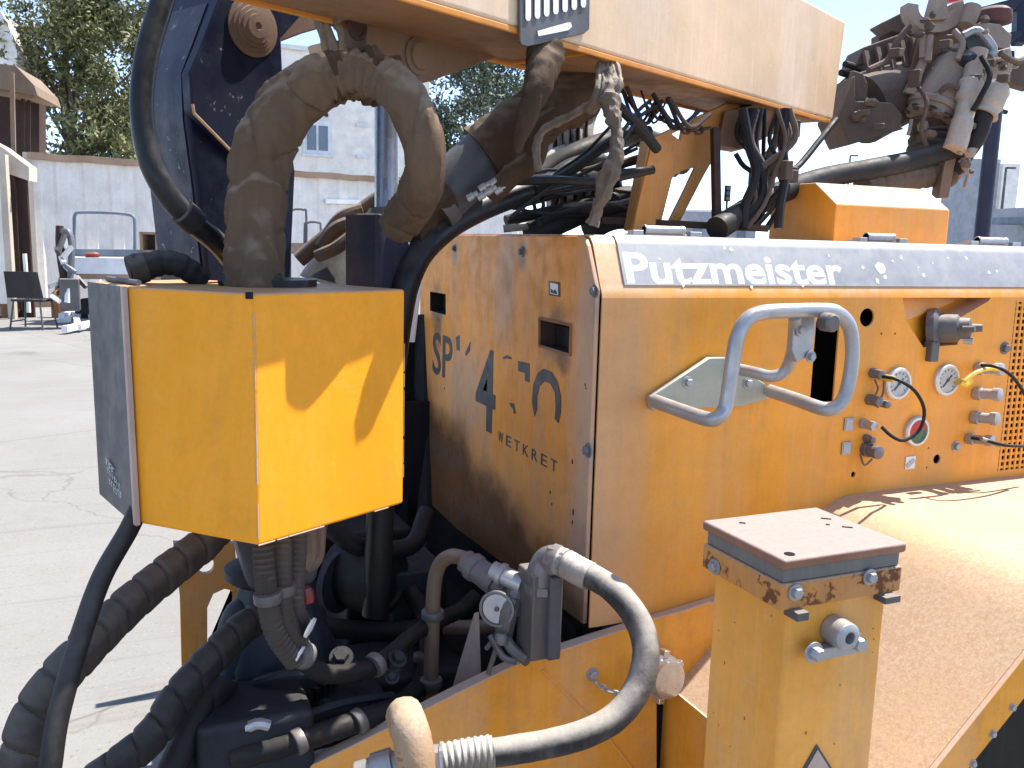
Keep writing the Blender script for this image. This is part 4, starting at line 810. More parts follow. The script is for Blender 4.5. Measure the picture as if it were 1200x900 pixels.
# boom root knuckle plates
kp0 = PD(490, 66, 1.945)
def kx(px, py): return PN(px, py, kp0, bnr)
kn = [kx(*q) for q in ((300, -80), (395, -10), (398, 28), (408, 22), (425, 28), (432, 60), (455, 66), (470, 64), (474, 82), (482, 93), (495, 98), (512, 93), (535, 84), (575, 70), (640, 52), (640, -80))]
knp = MB().prism(kn, -bnr*.08).build('boom_root_plate', 'brown_steel', root, bevel=.004, smooth=0)
MB().lathe(kx(490, 66), bnr, [(0, .040), (.004, .040), (.006, .030), (.012, .028), (.014, .019)], 24).build('pivot_pin', 'brown_steel', knp)
hub = [tpx(*q) for q in ((330, -60), (336, 20), (346, 46), (372, 36), (420, 22), (430, -60))]
MB().prism([q-bnr*.06 for q in hub], -bnr*.06).build('boom_hinge_plate', 'brown_steel', root, bevel=.004)
MB().lathe(kx(418, 32)-bnr*.0, bnr, [(0, .026), (.003, .026), (.005, .018), (.001, .016)], 24).build('bush', 'dark_brown', knp)
# main beam
ba, bbn = PD(640, 42, 1.918), PD(976, 141, 3.21)
bd = (bbn-ba).normalized(); bst = ba-bd*.72; bup = (ZA-bd*bd.z).normalized()
bnm = bd.cross(bup).normalized()
if bnm.dot(V(CP)-ba) < 0: bnm = -bnm
bw_ = .252; bh_ = .345
e1 = bbn; e2 = bbn+bup*bh_+bd*.06
L1 = [bst, bst+bup*bh_, bst+bup*bh_-bnm*bw_, bst-bnm*bw_]; L2 = [e1, e2, e2-bnm*bw_, e1-bnm*bw_]
bm_ = MB().loft([L1, L2]).build('boom', 'boom', root, bevel=.010, seg=3)
bm_['label'] = 'sun bleached orange box section boom'
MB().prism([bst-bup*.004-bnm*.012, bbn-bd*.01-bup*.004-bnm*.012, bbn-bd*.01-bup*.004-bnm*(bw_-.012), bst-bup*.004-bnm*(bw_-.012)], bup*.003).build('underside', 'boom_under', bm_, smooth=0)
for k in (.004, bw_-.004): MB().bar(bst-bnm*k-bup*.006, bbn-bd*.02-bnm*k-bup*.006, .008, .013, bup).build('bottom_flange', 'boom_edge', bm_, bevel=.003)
MB().bar(ba+bd*.17-bup*.005-bnm*.02, ba+bd*.17-bup*.005-bnm*(bw_-.02), .014, .010, bup).build('cross_weld', 'boom_edge', bm_)
# instruction plate with white slots
def bpx(px, py): return PN(px, py, ba+bnm*.004, bnm)
ip = [bpx(*q) for q in ((607, -30), (607, 47), (609, 53), (616, 55), (682, 40), (688, 35), (689, -30))]
ipl = MB().prism(ip, bnm*.006).build('instruction_plate', 'steel_dark', bm_, bevel=.002, smooth=0)
for i in range(7):
    x_ = 615+i*10.8; yb_ = 25-i*2.6
    MB().prism([bpx(*q)+bnm*.008 for q in ((x_-3, -25), (x_-3, yb_-3), (x_-1.5, yb_), (x_+1.5, yb_), (x_+3, yb_-3), (x_+3, -25))], bnm*.0015).build('white_slot', 'white_letter', ipl, smooth=0)
MB().prism([bpx(*q)+bnm*.008 for q in ((627, 43), (626, 37), (661, 27), (665, 27), (666, 32), (662, 36))], bnm*.0015).build('white_slot', 'white_letter', ipl, smooth=0)

def folds(s_, th, p):                                        # loose cloth: soft bulges, creases across the sleeve, small crumples
    a, b = math.cos(th), math.sin(th)
    k = mnoise.noise(V((a*.9, b*.9, s_*8.)))*.09
    k += (.30-abs(mnoise.noise(V((a*.9+2, b*.9, s_*12.+a*1.6)))))*.24
    k += (.30-abs(mnoise.noise(V((a*1.6+7, b*1.6, s_*26.-b*2.2)))))*.10
    c_ = abs(mnoise.noise(V((a*.4+5, b*.4, s_*8.5))))
    g_ = .5+.5*math.sin(s_*260.) if .50 < s_ < .66 else 0.             # gathered where it is tied up
    return 1+k-.12*math.exp(-(c_/.06)**2)-.10*g_
# ---------------- canvas sleeve arch and other big hoses
ca = MB().tube(pds([(300, 345, 1.86), (299, 300, 1.86), (299, 240, 1.86), (305, 190, 1.86), (323, 145, 1.855), (350, 112, 1.85), (385, 93, 1.84), (425, 88, 1.82), (460, 99, 1.79), (484, 130, 1.765), (497, 168, 1.765), (497, 205, 1.80), (487, 238, 1.88), (468, 262, 1.97)]),
               lambda t_: .060 if t_ < .35 else .060-.017*(t_-.35)/.3 if t_ < .65 else .043, 56, .004, folds).build('canvas_hose_sleeve', 'canvas', root)
ca['label'] = 'hose arch wrapped in dirty brown canvas'
for k, pp_ in enumerate((((400, 60, 1.95), (398, 88, 1.88), (402, 118, 1.95)), ((432, 62, 2.0), (428, 88, 1.9), (432, 118, 1.98)))):
    cc = PD(388+k*46, 90, 1.838-k*.022); MB().lathe(cc-V((.012, .005, 0)), V((.9, .1, .02 if k else .25)), [(0, .050), (.004, .0585), (.012, .0555), (.020, .0595), (.026, .050)], 30).rough_up(.004, 30).build('canvas_tie', 'canvas_dark', ca)
MB().prism([PD(*q) for q in ((376, 50, 1.80), (404, 46, 1.80), (410, 64, 1.79), (382, 68, 1.79))], V((-.02, .05, 0))).build('hose_saddle', 'rust_pipe', root, bevel=.004)
rnd = random.Random(21)
for i in range(4):
    x_ = 368+i*7
    MB().tube([PD(x_-8+rnd.uniform(-3, 3), -15, 1.80), PD(x_+rnd.uniform(-4, 4), 15, 1.80), PD(x_+8+rnd.uniform(-4, 4), 38, 1.79), PD(x_+14+rnd.uniform(-4, 4), 60, 1.79)], .007, 8, .006, wrinkle(.3, .2, 60)).build('crusted_rope', 'rope', root)
# chrome ram and its block
MB().cyl(PD(453, 110, 2.28), PD(453, 255, 2.28), .030, n=24).build('piston_rod', 'chrome', root)
cyb = PD(442, 295, 2.28)
MB().box(V((cyb.x, cyb.y, 1.43)), (.115, .115, .26), (bu, V((-bu.y, bu.x, 0)), ZA)).build('ram_block', 'ram_paint', root, bevel=.006, seg=2)
MB().cyl(PD(453, 246, 2.28), PD(453, 254, 2.28), .045, n=24).build('rod_gland', 'steel_dark', root)
# dark cone and diagonal strut left of the ram
MB().tube(pds([(350, 305, 2.5), (385, 275, 2.5), (430, 242, 2.5), (470, 215, 2.5)]), .022, 12).build('diagonal_strut', 'brown_pipe', root)
MB().lathe(PD(395, 335, 2.6), PD(410, 280, 2.6)-PD(395, 335, 2.6), [(0, .11), (.06, .09), (.12, .06), (.16, .05)], 20).build('motor_cone', 'slate', root)
for l in (((375, 290, 2.45), (392, 268, 2.45), (415, 262, 2.45), (430, 285, 2.45)), ((372, 300, 2.44), (395, 290, 2.42), (420, 270, 2.42), (440, 250, 2.4)), ((380, 280, 2.5), (400, 255, 2.48), (425, 245, 2.48))):
    MB().tube(pds(l), .018, 10).build('motor_hose', 'brown_pipe', root)
# thick cylinder wrapped in canvas under the boom
MB().tube(pds([(512, 236, 2.35), (545, 204, 2.36), (580, 172, 2.37)]), .072, 24, .02).build('lift_cylinder', 'slate', root)
MB().tube(pds([(505, 242, 2.345), (516, 231, 2.35)]), .077, 24, .01).build('cylinder_collar', 'steel_dark', root)
MB().tube(pds([(566, 182, 2.36), (590, 164, 2.36), (625, 140, 2.36), (665, 115, 2.38), (705, 88, 2.42)]), lambda t_: .080-.008*t_, 52, .005, folds).build('canvas_cylinder_sleeve', 'canvas_dark', root)
MB().tube(pds([(470, 262, 2.3), (490, 245, 2.32), (515, 225, 2.34)]), .066, 20, .012, wrinkle(.2, .1, 12.)).build('canvas_cylinder_sleeve', 'canvas_dark', root)
MB().tube(pds([(575, 230, 2.3), (600, 205, 2.27), (625, 185, 2.25), (632, 150, 2.25), (650, 135, 2.26)]), .027, 14, .01, wrinkle(.15, .1, 25.)).build('fabric_bundle', 'canvas_dark', root)
MB().tube(pds([(640, 62, 1.96), (632, 95, 1.90), (618, 135, 1.885), (609, 165, 1.885), (606, 180, 1.885)]), lambda t_: .036*(1-t_)**.7+.005, 20, .006, wrinkle(.15, .1, 25.)).build('fabric_bundle', 'canvas_dark', root)  # cloth wedge added to cast the triangular shadow on the cover box
# black hoses over the hood
bh1 = MB().tube(pds([(440, 720, 2.38), (446, 600, 2.34), (455, 480, 2.30), (462, 410, 2.30), (470, 355, 2.28), (478, 325, 2.28), (494, 294, 2.32), (525, 265, 2.38), (565, 243, 2.46), (610, 226, 2.56), (660, 214, 2.70), (705, 205, 2.9)]), .036, 18, .012).build('black_hose', 'rubber_black', root)
bh1['label'] = 'thick glossy black hose curving over the hood'
for px, py, d in ((620, 224, 2.58), (628, 222, 2.60)): MB().lathe(PD(px, py, d), PD(px+20, py-5, d+.05)-PD(px, py, d), [(0, .039), (.006, .039)], 18).build('hose_tie', 'rubber_black', bh1)
MB().tube(pds([(480, 400, 2.42), (486, 350, 2.40), (490, 330, 2.40)]), .014, 10).build('pale_hose', 'white_letter', root)
for l, r_, mt in ((((612, 222, 2.75), (640, 200, 2.8), (675, 180, 2.85), (712, 166, 2.95), (745, 160, 3.1), (780, 172, 3.25), (800, 195, 3.4)), .034, 'rubber'),
                  (((610, 212, 2.9), (645, 188, 2.9), (690, 168, 3.0), (725, 160, 3.1)), .030, 'hose_pale'),
                  (((600, 235, 2.7), (640, 215, 2.7), (670, 195, 2.75), (705, 190, 2.85), (720, 215, 2.95), (722, 260, 3.0)), .026, 'rubber_black'),
                  (((620, 275, 2.75), (660, 258, 2.8), (705, 238, 2.9), (740, 232, 3.0), (765, 250, 3.1)), .038, 'rubber'),
                  (((690, 258, 2.9), (715, 240, 2.95), (745, 230, 3.05), (770, 232, 3.2)), .036, 'hose_pale'),
                  (((690, 268, 2.85), (720, 255, 2.9), (760, 256, 3.0)), .04, 'rubber_brown'),
                  (((625, 230, 2.7), (627, 245, 2.7), (632, 250, 2.7), (637, 240, 2.72), (633, 228, 2.74)), .006, 'cable')):
    MB().tube(pds(l), r_, 14, .012).build('hydraulic_hose', mt, root)
MB().tube(pds([(590, 268, 2.75), (640, 262, 2.75), (690, 250, 2.85), (725, 232, 2.95)]), .012, 8).build('hydraulic_hose', 'hose_pale', root)
rnd = random.Random(77)
for i in range(16):                                   # looser lines lying among the thick hoses
    x0, y0_, d0 = rnd.uniform(585, 640), rnd.uniform(205, 262), rnd.uniform(2.35, 2.8); x1, y1_ = rnd.uniform(700, 775), rnd.uniform(140, 255)
    MB().tube(pds([(x0, y0_, d0), ((x0*2+x1)/3+rnd.uniform(-10, 10), (y0_*2+y1_)/3+rnd.uniform(-16, 8), d0+.05), ((x0+x1*2)/3+rnd.uniform(-10, 10), (y0_+y1_*2)/3+rnd.uniform(-16, 10), d0+.1), (x1, y1_, d0+.15)]), rnd.choice((.005, .006, .009, .012, .015)), 8, .02).build('control_line', rnd.choice(('cable', 'rubber', 'rubber_black', 'hose_patchy', 'canvas_dark')), root)
for i in range(9):                                    # thin wires drooping under the boom
    x0 = rnd.uniform(722, 790); x1 = x0+rnd.uniform(25, 60)
    MB().tube(pds([(x0, 98+(x0-722)*.27, 2.4), ((x0+x1)/2, 125+(x0-722)*.2+rnd.uniform(5, 28), 2.45), (x1, 104+(x1-722)*.27, 2.5)]), rnd.choice((.003, .004, .006)), 6, .02).build('drooping_wire', rnd.choice(('cable', 'dark_brown')), root)
for px, py, d_, ax_ in ((356, 768, 1.87, (.6, .3, -.5)), (440, 779, 2.04, (.8, .5, .2)), (420, 845, 1.97, (-.8, -.3, -.2)), (350, 868, 1.89, (-.8, -.2, -.2)), (314, 700, 1.795, (.1, 0, -1)), (331, 690, 1.835, (0, 0, -1)), (497, 770, 2.34, (-.1, -.2, -1)), (507, 720, 2.215, (0, 0, 1)), (505, 800, 2.215, (0, 0, 1))):
    MB().lathe(PD(px, py, d_), V(ax_), [(-.010, .027), (-.007, .0285), (.007, .0285), (.010, .027)], 18).build('hose_clip', 'steel_dark', root)
# connectors by the lift cylinder
for px, py in ((562, 222), (570, 226), (575, 216), (560, 232), (548, 233), (580, 225)): MB().lathe(PD(px, py, 2.27), V((.7, -.4, .5)), [(0, .010), (.018, .010), (.02, .007), (.03, .007)], 8).build('hose_nipple', 'galv', root)
# stiff rags and strap tied round the boom: things of their own
def ragtube(l, r_, seed, flat=.35):
    m_ = MB().tube(pds(l), r_, 18, .005, wrinkle(.35, .3, 30.)); return m_.rough_up(.004, 45, seed)
st_ = ragtube([(713, 84, 2.11), (716, 120, 2.08), (722, 150, 2.07), (722, 180, 2.07), (714, 205, 2.08), (706, 230, 2.10), (694, 262, 2.14)], lambda t_: .012+.008*math.sin(t_*7)**2, 1.)
tag(st_.build('hanging_strap', 'rope'), 'long stiff grey brown strap hanging from the boom down to the hood', 'strap')
kn_ = MB()
for i in range(5): kn_.tube(pds([(702+i*5, 76, 2.14), (700+i*6, 105, 2.08), (690+i*4-i*i, 130, 2.12)]), .008, 8, .01, wrinkle(.3, .3, 40))
kn_.tube(pds([(708, 115, 2.1), (690, 124, 2.12), (660, 140, 2.14), (634, 155, 2.16), (629, 175, 2.16), (630, 200, 2.16)]), .009, 8, .008, wrinkle(.3, .3, 40))
kn_.rough_up(.004, 40); tag(kn_.build('knotted_rope', 'rope'), 'knotted cement stiff rope looped under the boom beside the grey burlap', 'rope')
bl = MB(); nx_, nz2 = 30, 24; gl = []
for j in range(nz2+1):
    for i in range(nx_+1):
        px = 640+(i/nx_)*60*(1-.12*math.sin(j*.3)); py = 128+j/nz2*126
        gl.append(PD(px, py, 2.95+.05*math.sin(i*1.25+.6*math.sin(j*.35))+.03*mnoise.noise(V((i*.5, j*.25, 0)))))
bl.add(gl, [(j*(nx_+1)+i, j*(nx_+1)+i+1, (j+1)*(nx_+1)+i+1, (j+1)*(nx_+1)+i) for j in range(nz2) for i in range(nx_)])
tag(bl.build('burlap_cloth', 'burlap', solid=.008, smooth=60), 'pleated grey burlap cloth hanging below the boom behind the hoses', 'cloth')
# ---------------- boom rest on the hood
rp0 = PD(800, 200, 2.72); rn = V((.25, -1, 0)).normalized()
def rx(px, py): return PN(px, py, rp0, rn)
rest = [rx(*q) for q in ((741, 275), (748, 240), (764, 168), (768, 160), (852, 121), (866, 122), (876, 136), (874, 141), (856, 153), (824, 208), (796, 262), (784, 262), (804, 222), (816, 196), (800, 200), (789, 206), (781, 238), (772, 275))]
hl = [rx(*q) for q in ((788, 157), (801, 150), (798, 165))]
rs = MB().prism(rest, -rn*.014, [hl]).build('boom_rest', 'orange_dirty', root, bevel=.003, smooth=0)
rs['label'] = 'orange forked boom rest standing on the hood'
MB().bar(rx(766, 164)-rn*.03, rx(746, 270)-rn*.03, .05, .010, XA).build('rest_flange', 'orange_dirty', rs)
MB().lathe(rx(852, 138), rn, [(0, .018), (.005, .017)], 18).build('rest_pin', 'orange_dirty', rs)
p1, p2 = rx(793, 205)-rn*.05, rx(824, 175)-rn*.03
MB().lathe(p1, p2-p1, [(0, .021), (.028, .021), (.03, .026), (.043, .026), (.045, .021), (.07, .021), (.072, .015), (.11, .015)], 14).build('rest_plunger', 'galv', rs)
# post behind the hood and tangle of cables under the boom tip
MB().bar(PD(838, 150, 2.691), PD(840, 275, 2.691), .021, .024).build('cable_post', 'dark_brown', root)
MB().bar(PD(705, 258, 2.691), PD(900, 268, 2.691), .02, .02).build('guard_rail', 'dark_brown', root)
rnd = random.Random(4)
MB().prism(pds([(842, 170, 2.76), (850, 130, 2.76), (930, 112, 2.967), (960, 135, 3.105), (900, 160, 2.967), (870, 175, 2.829)]), V((.03, .10, 0))).build('cable_tray', 'boom_under', root, bevel=.006)
for i in range(16):
    x_ = rnd.uniform(870, 930); d = rnd.uniform(2.65, 2.95); xe_ = 905+rnd.uniform(-28, 24)
    MB().tube(pds([(x_, 128, d), (x_+rnd.uniform(-12, 12), 165, d), (xe_+rnd.uniform(-6, 10), 205, d), (xe_+rnd.uniform(-20, 5), 240, d), (xe_-rnd.uniform(10, 50), 268, d)]), rnd.uniform(.005, .014), 8, .02).build('hanging_cable', rnd.choice(('cable', 'rubber', 'crust_dark')), root)
for l, r_ in ((((980, 140, 3.174), (960, 165, 3.105), (935, 195, 3.036), (915, 205, 2.967)), .011), (((862, 180, 2.76), (872, 195, 2.76), (890, 205, 2.76)), .008), (((840, 268, 2.691), (870, 250, 2.7255), (905, 232, 2.829), (925, 220, 2.898)), .031),
             (((990, 75, 3.381), (1000, 78, 3.4155), (1006, 84, 3.45)), .012), (((985, 85, 3.381), (995, 88, 3.4155), (1005, 90, 3.45)), .012)):
    MB().tube(pds(l), r_, 10, .02).build('hanging_cable', 'rubber', root)
for i in range(10):
    p = PD(rnd.uniform(880, 935), rnd.uniform(150, 250), rnd.uniform(2.65, 2.85)); MB().box(p, (rnd.uniform(.02, .05), .035, rnd.uniform(.02, .06))).build('cable_clamp', rnd.choice(('crust_dark', 'dark_brown', 'steel_dark')), root, bevel=.004)
link_chain(PD(760, 122, 2.415), PD(830, 150, 2.622), 9, .03, .004, 'dark_brown')
MB().tube(pds([(720, 120, 2.277), (750, 150, 2.346), (770, 175, 2.415)]), .014, 8).build('hanging_cable', 'rubber', root)
for l in (((725, 160, 2.277), (748, 130, 2.346), (762, 118, 2.415)), ((730, 165, 2.277), (752, 135, 2.346), (770, 125, 2.415)), ((725, 200, 2.346), (750, 198, 2.346), (765, 196, 2.415))):
    MB().tube(pds(l), .005, 6, .03).build('hanging_cable', 'cable', root)

# ---------------- crusted spraying head beyond the boom tip
NH = 3.406
def hd_(px, py, d=NH): return PD(px, py, d)
def plate(poly, d, th, mat, name, parent, bev=.005):
    m_ = MB().prism([hd_(*q, d) for q in poly], V((.23, .59, 0))*th)
    return m_.build(name, mat, parent, bevel=bev, smooth=0)
arm = MB().cyl(hd_(1008, 128, 3.4715), hd_(1085, 90, 3.5698), .137, .125, 24).rough_up(.006, 12).build('head_arm', 'crust_dark', root)
hb = plate(((981, 138), (1002, 88), (1003, 118), (1045, 120), (1058, 135), (1056, 148), (1060, 151), (1002, 168), (996, 170)), 3.275, .32, 'crust_dark', 'head_bracket', root)
plate(((982, 134), (1000, 82), (1012, 86), (1018, 100), (1016, 118), (1002, 118), (1000, 120)), 3.3143, .05, 'crust_dark', 'bracket_ear', hb)
plate(((1002, 78), (1012, 55), (1060, 38), (1075, 48), (1078, 78), (1020, 95), (1012, 75)), 3.4388, .25, 'crust_dark', 'motor_cover', root)
plate(((1034, 26), (1062, 12), (1085, 22), (1078, 44), (1045, 36)), 3.4715, .2, 'crust_dark', 'motor_lid', root)
sec_ = []
for t_ in np.linspace(R(170), R(375), 16): sec_.append((1097+34*math.cos(t_), 8-30*math.sin(t_)))
for t_ in np.linspace(R(375), R(170), 16): sec_.append((1097+20*math.cos(t_), 8-17*math.sin(t_)))
plate(sec_, 3.3405, .10, 'crust', 'slewing_ring', root, .004)
plate(((1086, 24), (1098, -20), (1108, -20), (1112, 22)), 3.3077, .06, 'crust', 'ring_rib', root)
plate(((1078, 40), (1120, 40), (1135, 60), (1118, 78), (1062, 108), (1066, 84)), 3.3929, .2, 'brown_steel', 'head_casting', root)
plate(((1061, 108), (1085, 62), (1090, 40), (1094, 40), (1090, 64), (1075, 108), (1100, 104), (1092, 78), (1125, 78), (1125, 100), (1080, 112)), 3.3405, .05, 'crust', 'head_rib', root, .004)
MB().cyl(hd_(1082, 42, 3.3274), hd_(1081, 68, 3.3274), .013, n=12).build('head_pin', 'crust', root); MB().cyl(hd_(1090, 42, 3.3143), hd_(1087, 72, 3.3143), .013, n=12).build('head_pin', 'crust', root)
tb1 = MB().lathe(hd_(1090, 142, 3.3733), hd_(1128, 70, 3.3733)-hd_(1090, 142, 3.3733), [(0, 0.0983), (0.0655, 0.1048), (0.1965, 0.0983), (0.2751, 0.0786)], 20).rough_up(.008, 22).build('mixing_body', 'crust', root)
nzl = MB().tube(pds([(1146, 60, 3.2619), (1140, 90, 3.2553), (1133, 120, 3.2423), (1126, 150, 3.2291), (1118, 175, 3.2226)]), lambda t_: .034+.009*(abs(t_-.42) < .1)+.004*(t_ > .7), 16, .012, wrinkle(.10, .05, 14)).build('additive_pipe', 'crust_light', root)
MB().tube(pds([(1168, 100, 3.275), (1160, 118, 3.275), (1152, 135, 3.275)]), 0.0491, 16, .02, ringed(.05, .2)).build('hose_clamp', 'crust_light', root)
MB().tube(pds([(1152, 132, 3.275), (1144, 158, 3.275), (1128, 182, 3.3077), (1112, 205, 3.3405)]), 0.038, 16, .02).build('spray_hose', 'rubber', root)
plate(((1148, 100), (1165, 60), (1185, 55), (1188, 78), (1180, 100), (1170, 118), (1158, 112)), 3.3405, .15, 'crust_light', 'clamp_casting', root)
plate(((1140, 42), (1150, 25), (1172, 28), (1186, 40), (1184, 58), (1165, 55), (1150, 52)), 3.3733, .2, 'crust', 'clamp_casting', root)
plate(((1128, 40), (1148, 34), (1162, 50), (1158, 64), (1146, 70), (1134, 56)), 3.2881, .08, 'steel_dark', 'valve_body', root)
MB().tube(pds([(1128, 42, 3.2619), (1146, 36, 3.2619), (1164, 56, 3.2619), (1160, 66, 3.2619)]), .014, 10).build('valve_handle', 'galv', root)
MB().ball(hd_(1139, 70, 3.275), .046, 14, (1.2, 1, .7)).build('valve_cap', 'navy_dusty', root)
MB().lathe(hd_(1164, 28, 3.4388), V((0, 0, 1)), [(0, .062), (.012, .066), (.045, .062), (.058, .045), (.062, .012)], 24).build('rotor_cap', 'maroon', root)
MB().cyl(hd_(1132, 30, 3.3405), hd_(1140, 8, 3.3405), .03, .033, 12).build('rotor_stub', 'crust', root)
plate(((1186, 70), (1210, 62), (1210, 105), (1192, 100), (1182, 95)), 3.406, .1, 'crust_dark', 'clamp_casting', root)
acc = MB().tube(pds([(1095, 135, 3.406), (1094, 160, 3.4191), (1090, 185, 3.406)]), 0.0819, 22, .01, ringed(.04, .2, .8)).build('corrugated_boot', 'crust_dark', root)
plate(((1112, 172), (1126, 168), (1118, 198), (1112, 232), (1100, 232), (1104, 205)), 3.275, .10, 'brown_pipe', 'boot_bracket', root)
MB().tube(pds([(1130, 172, 3.275), (1105, 178, 3.275), (1070, 188, 3.2423), (1020, 198, 3.144), (960, 210, 3.013), (900, 232, 2.8165), (840, 268, 2.62)]), lambda t_: .036, 16, .03).build('thick_hose', 'rubber', root)['label'] = 'thick dark hose running from the spraying head to the hood'
MB().tube(pds([(1120, 205, 3.3405), (1090, 206, 3.3405), (1050, 212, 3.275), (1010, 220, 3.2095)]), 0.0393, 16, .012, ringed(.045, .3)).build('ringed_hose', 'crust_dark', root)
plate(((1030, 40), (1080, 20), (1150, 20), (1175, 60), (1150, 120), (1100, 150), (1060, 110), (1030, 90)), 3.62, .12, 'crust_dark', 'head_gap_backing', root)  # dark backing added so the gaps between head parts read dark
for k in range(5): MB().bar(hd_(1014+k*14, 60-k*4.2, 3.42), hd_(1020+k*14, 88-k*3.2, 3.40), .02, .012).build('motor_rib', 'crust_dark', root)
for k in range(9):
    an = R(200+k*38); a_, u_, w_ = frame(hd_(1128, 70, 3.3733)-hd_(1090, 142, 3.3733)); MB().bolt(hd_(1128, 72, 3.37)+u_*.066*math.cos(an)+w_*.066*math.sin(an), a_, .010).build('flange_bolt', 'crust_dark', root)
    MB().bolt(hd_(1092, 140, 3.37)+u_*.093*math.cos(an)+w_*.093*math.sin(an), -a_, .012).build('flange_bolt', 'crust_dark', root)
MB().lathe(hd_(1124, 78, 3.3733), hd_(1128, 70, 3.3733)-hd_(1124, 78, 3.3733), [(0, .088), (.012, .090), (.02, .088)], 24).build('body_flange', 'crust_dark', root)
MB().lathe(hd_(1094, 134, 3.3733), hd_(1128, 70, 3.3733)-hd_(1094, 134, 3.3733), [(0, .108), (.016, .112), (.026, .108)], 24).rough_up(.004, 40).build('body_flange', 'crust', root)
for l, r_, mt in ((((1075, 100, 3.25), (1086, 120, 3.22), (1080, 150, 3.24), (1086, 172, 3.26)), .008, 'crust_dark'), (((1150, 66, 3.2), (1160, 88, 3.18), (1150, 112, 3.18), (1140, 130, 3.2)), .010, 'rubber'), (((1066, 30, 3.3), (1052, 48, 3.3), (1040, 70, 3.32), (1018, 82, 3.3)), .012, 'crust_dark'),
                  (((1172, 62, 3.22), (1190, 72, 3.24), (1205, 66, 3.3)), .012, 'crust_dark'), (((1118, 36, 3.28), (1128, 50, 3.26), (1122, 70, 3.26)), .012, 'crust'), (((1100, 108, 3.26), (1112, 100, 3.24), (1124, 104, 3.24)), .010, 'crust_dark')):
    MB().tube(pds(l), r_, 8, .012).build('head_hose', mt, root)
for px, py, w_2, h_2 in ((1050, 62, .05, .03), (1072, 92, .03, .06), (1108, 52, .04, .03), (1176, 92, .03, .03), (1160, 74, .04, .025), (1030, 148, .02, .02), (1012, 132, .02, .02), (1136, 148, .03, .02), (1142, 96, .03, .05)):
    MB().box(hd_(px, py, 3.23), (w_2, .04, h_2), (V((.9, .4, .1)).normalized(), V((-.4, .9, 0)).normalized(), ZA)).build('head_bracket_block', 'crust_dark', root, bevel=.004)
rnd = random.Random(17)
for i in range(34):                                   # lumps of set concrete, nuts and bolt heads
    px, py = rnd.choice(((1085, 30), (1140, 30), (1160, 90), (1110, 140), (1095, 150), (1140, 110), (1125, 200), (1130, 185), (1180, 85), (1020, 130), (1060, 50))); px += rnd.uniform(-16, 16); py += rnd.uniform(-14, 14)
    MB().ball(hd_(px, py, rnd.uniform(3.2226, 3.3077)), rnd.uniform(.008, .024), 8, (rnd.uniform(.7, 1.4), 1, rnd.uniform(.6, 1.2))).rough_up(.006, 60).build('concrete_lump', rnd.choice(('crust', 'crust_dark')), root)
for l in (((1125, 190, 3.275), (1135, 180, 3.275), (1133, 200, 3.275), (1124, 208, 3.275)), ((1128, 195, 3.275), (1134, 205, 3.275), (1130, 220, 3.275)), ((1068, 140, 3.275), (1066, 152, 3.275), (1064, 158, 3.275)), ((1152, 66, 3.275), (1172, 70, 3.275), (1180, 60, 3.275))):
    MB().tube(pds(l), .007, 8, .015).build('hook_wire', 'crust', root)

# hose at the turret's yard side and the ones lying on the box
MB().tube(pds([(200, -30, 1.86), (186, 15, 1.84), (172, 65, 1.82), (166, 120, 1.81), (172, 175, 1.81), (190, 218, 1.82), (220, 255, 1.86), (255, 285, 1.92), (275, 310, 2.0)]), .0235, 18, .01).build('black_hose', 'rubber_black', root)['label'] = 'black hose curving down past the turret'
MB().tube(pds([(214, 248, 1.84), (230, 262, 1.868)]), .028, 16, .006).build('hose_sleeve', 'rubber', root)
MB().tube(pds([(153, 314, 1.84), (172, 312, 1.85), (192, 308, 1.86), (213, 312, 1.87), (240, 330, 1.9)]), lambda t_: .028-.006*t_, 16, .005, ringed(.022, .16)).build('corrugated_hose', 'rubber', root)
MB().tube(pds([(152, 318, 1.835), (170, 313, 1.85)]), .031, 16, .01).build('hose_end', 'rubber_brown', root)
MB().tube(pds([(262, 330, 1.85), (290, 327, 1.83), (330, 330, 1.84)]), .016, 10, .006, wrinkle(.3, .2, 30)).build('sleeve_cuff', 'rubber_black', root)
MB().cyl((-.70, .12, 1.38), (-.70, .12, 1.412), .075, n=20).build('sleeve_socket', 'rubber_black', root)

# ================================================================ background things
def gp_(px, py): return PZ(px, py, 0.)
# long white container
A = PD(38, 300, 17.6); B = PD(520, 300, 23.0); A.z = B.z = 0
d = (B-A).normalized(); nrm_ = V((d.y, -d.x, 0)); topz = 2.98
cont = empty('shipping_container', A, 'long white corrugated container with rusted roof edge behind the yard', 'container')
Lc = (B-A).length+2.5; cw = MB(); pr = []
k = 0; s_ = 0.
while s_ < Lc: pr += [A+d*s_, A+d*(s_+.20), A+d*(s_+.25)-nrm_*.035, A+d*(s_+.45)-nrm_*.035]; s_ += .50
pr = [q+V((0, 0, .12)) for q in pr]; cw.strip(pr, V((0, 0, topz-.24))); cw.build('corrugated_side', 'white_box', cont, smooth=0)
MB().box(A+d*Lc/2-nrm_*1.2+V((0, 0, topz/2)), (Lc-.05, 2.2, topz-.1), (d, -nrm_, ZA)).build('container_body', 'white_box', cont)
rl = MB(); n = 40
for i in range(n): a_ = A+d*Lc*i/n+V((0, 0, topz-.07+.03*mnoise.noise(V((i*.8, 0, 0))))); b_ = A+d*Lc*(i+1)/n+V((0, 0, topz-.07+.03*mnoise.noise(V(((i+1)*.8, 0, 0))))); rl.bar(a_+nrm_*.03, b_+nrm_*.03, .12, .13)
rl.build('top_rail', 'rust_rail', cont); MB().bar(A+nrm_*.03+V((0, 0, .07)), A+d*Lc+nrm_*.03+V((0, 0, .07)), .12, .14).build('bottom_rail', 'rust_rail', cont)
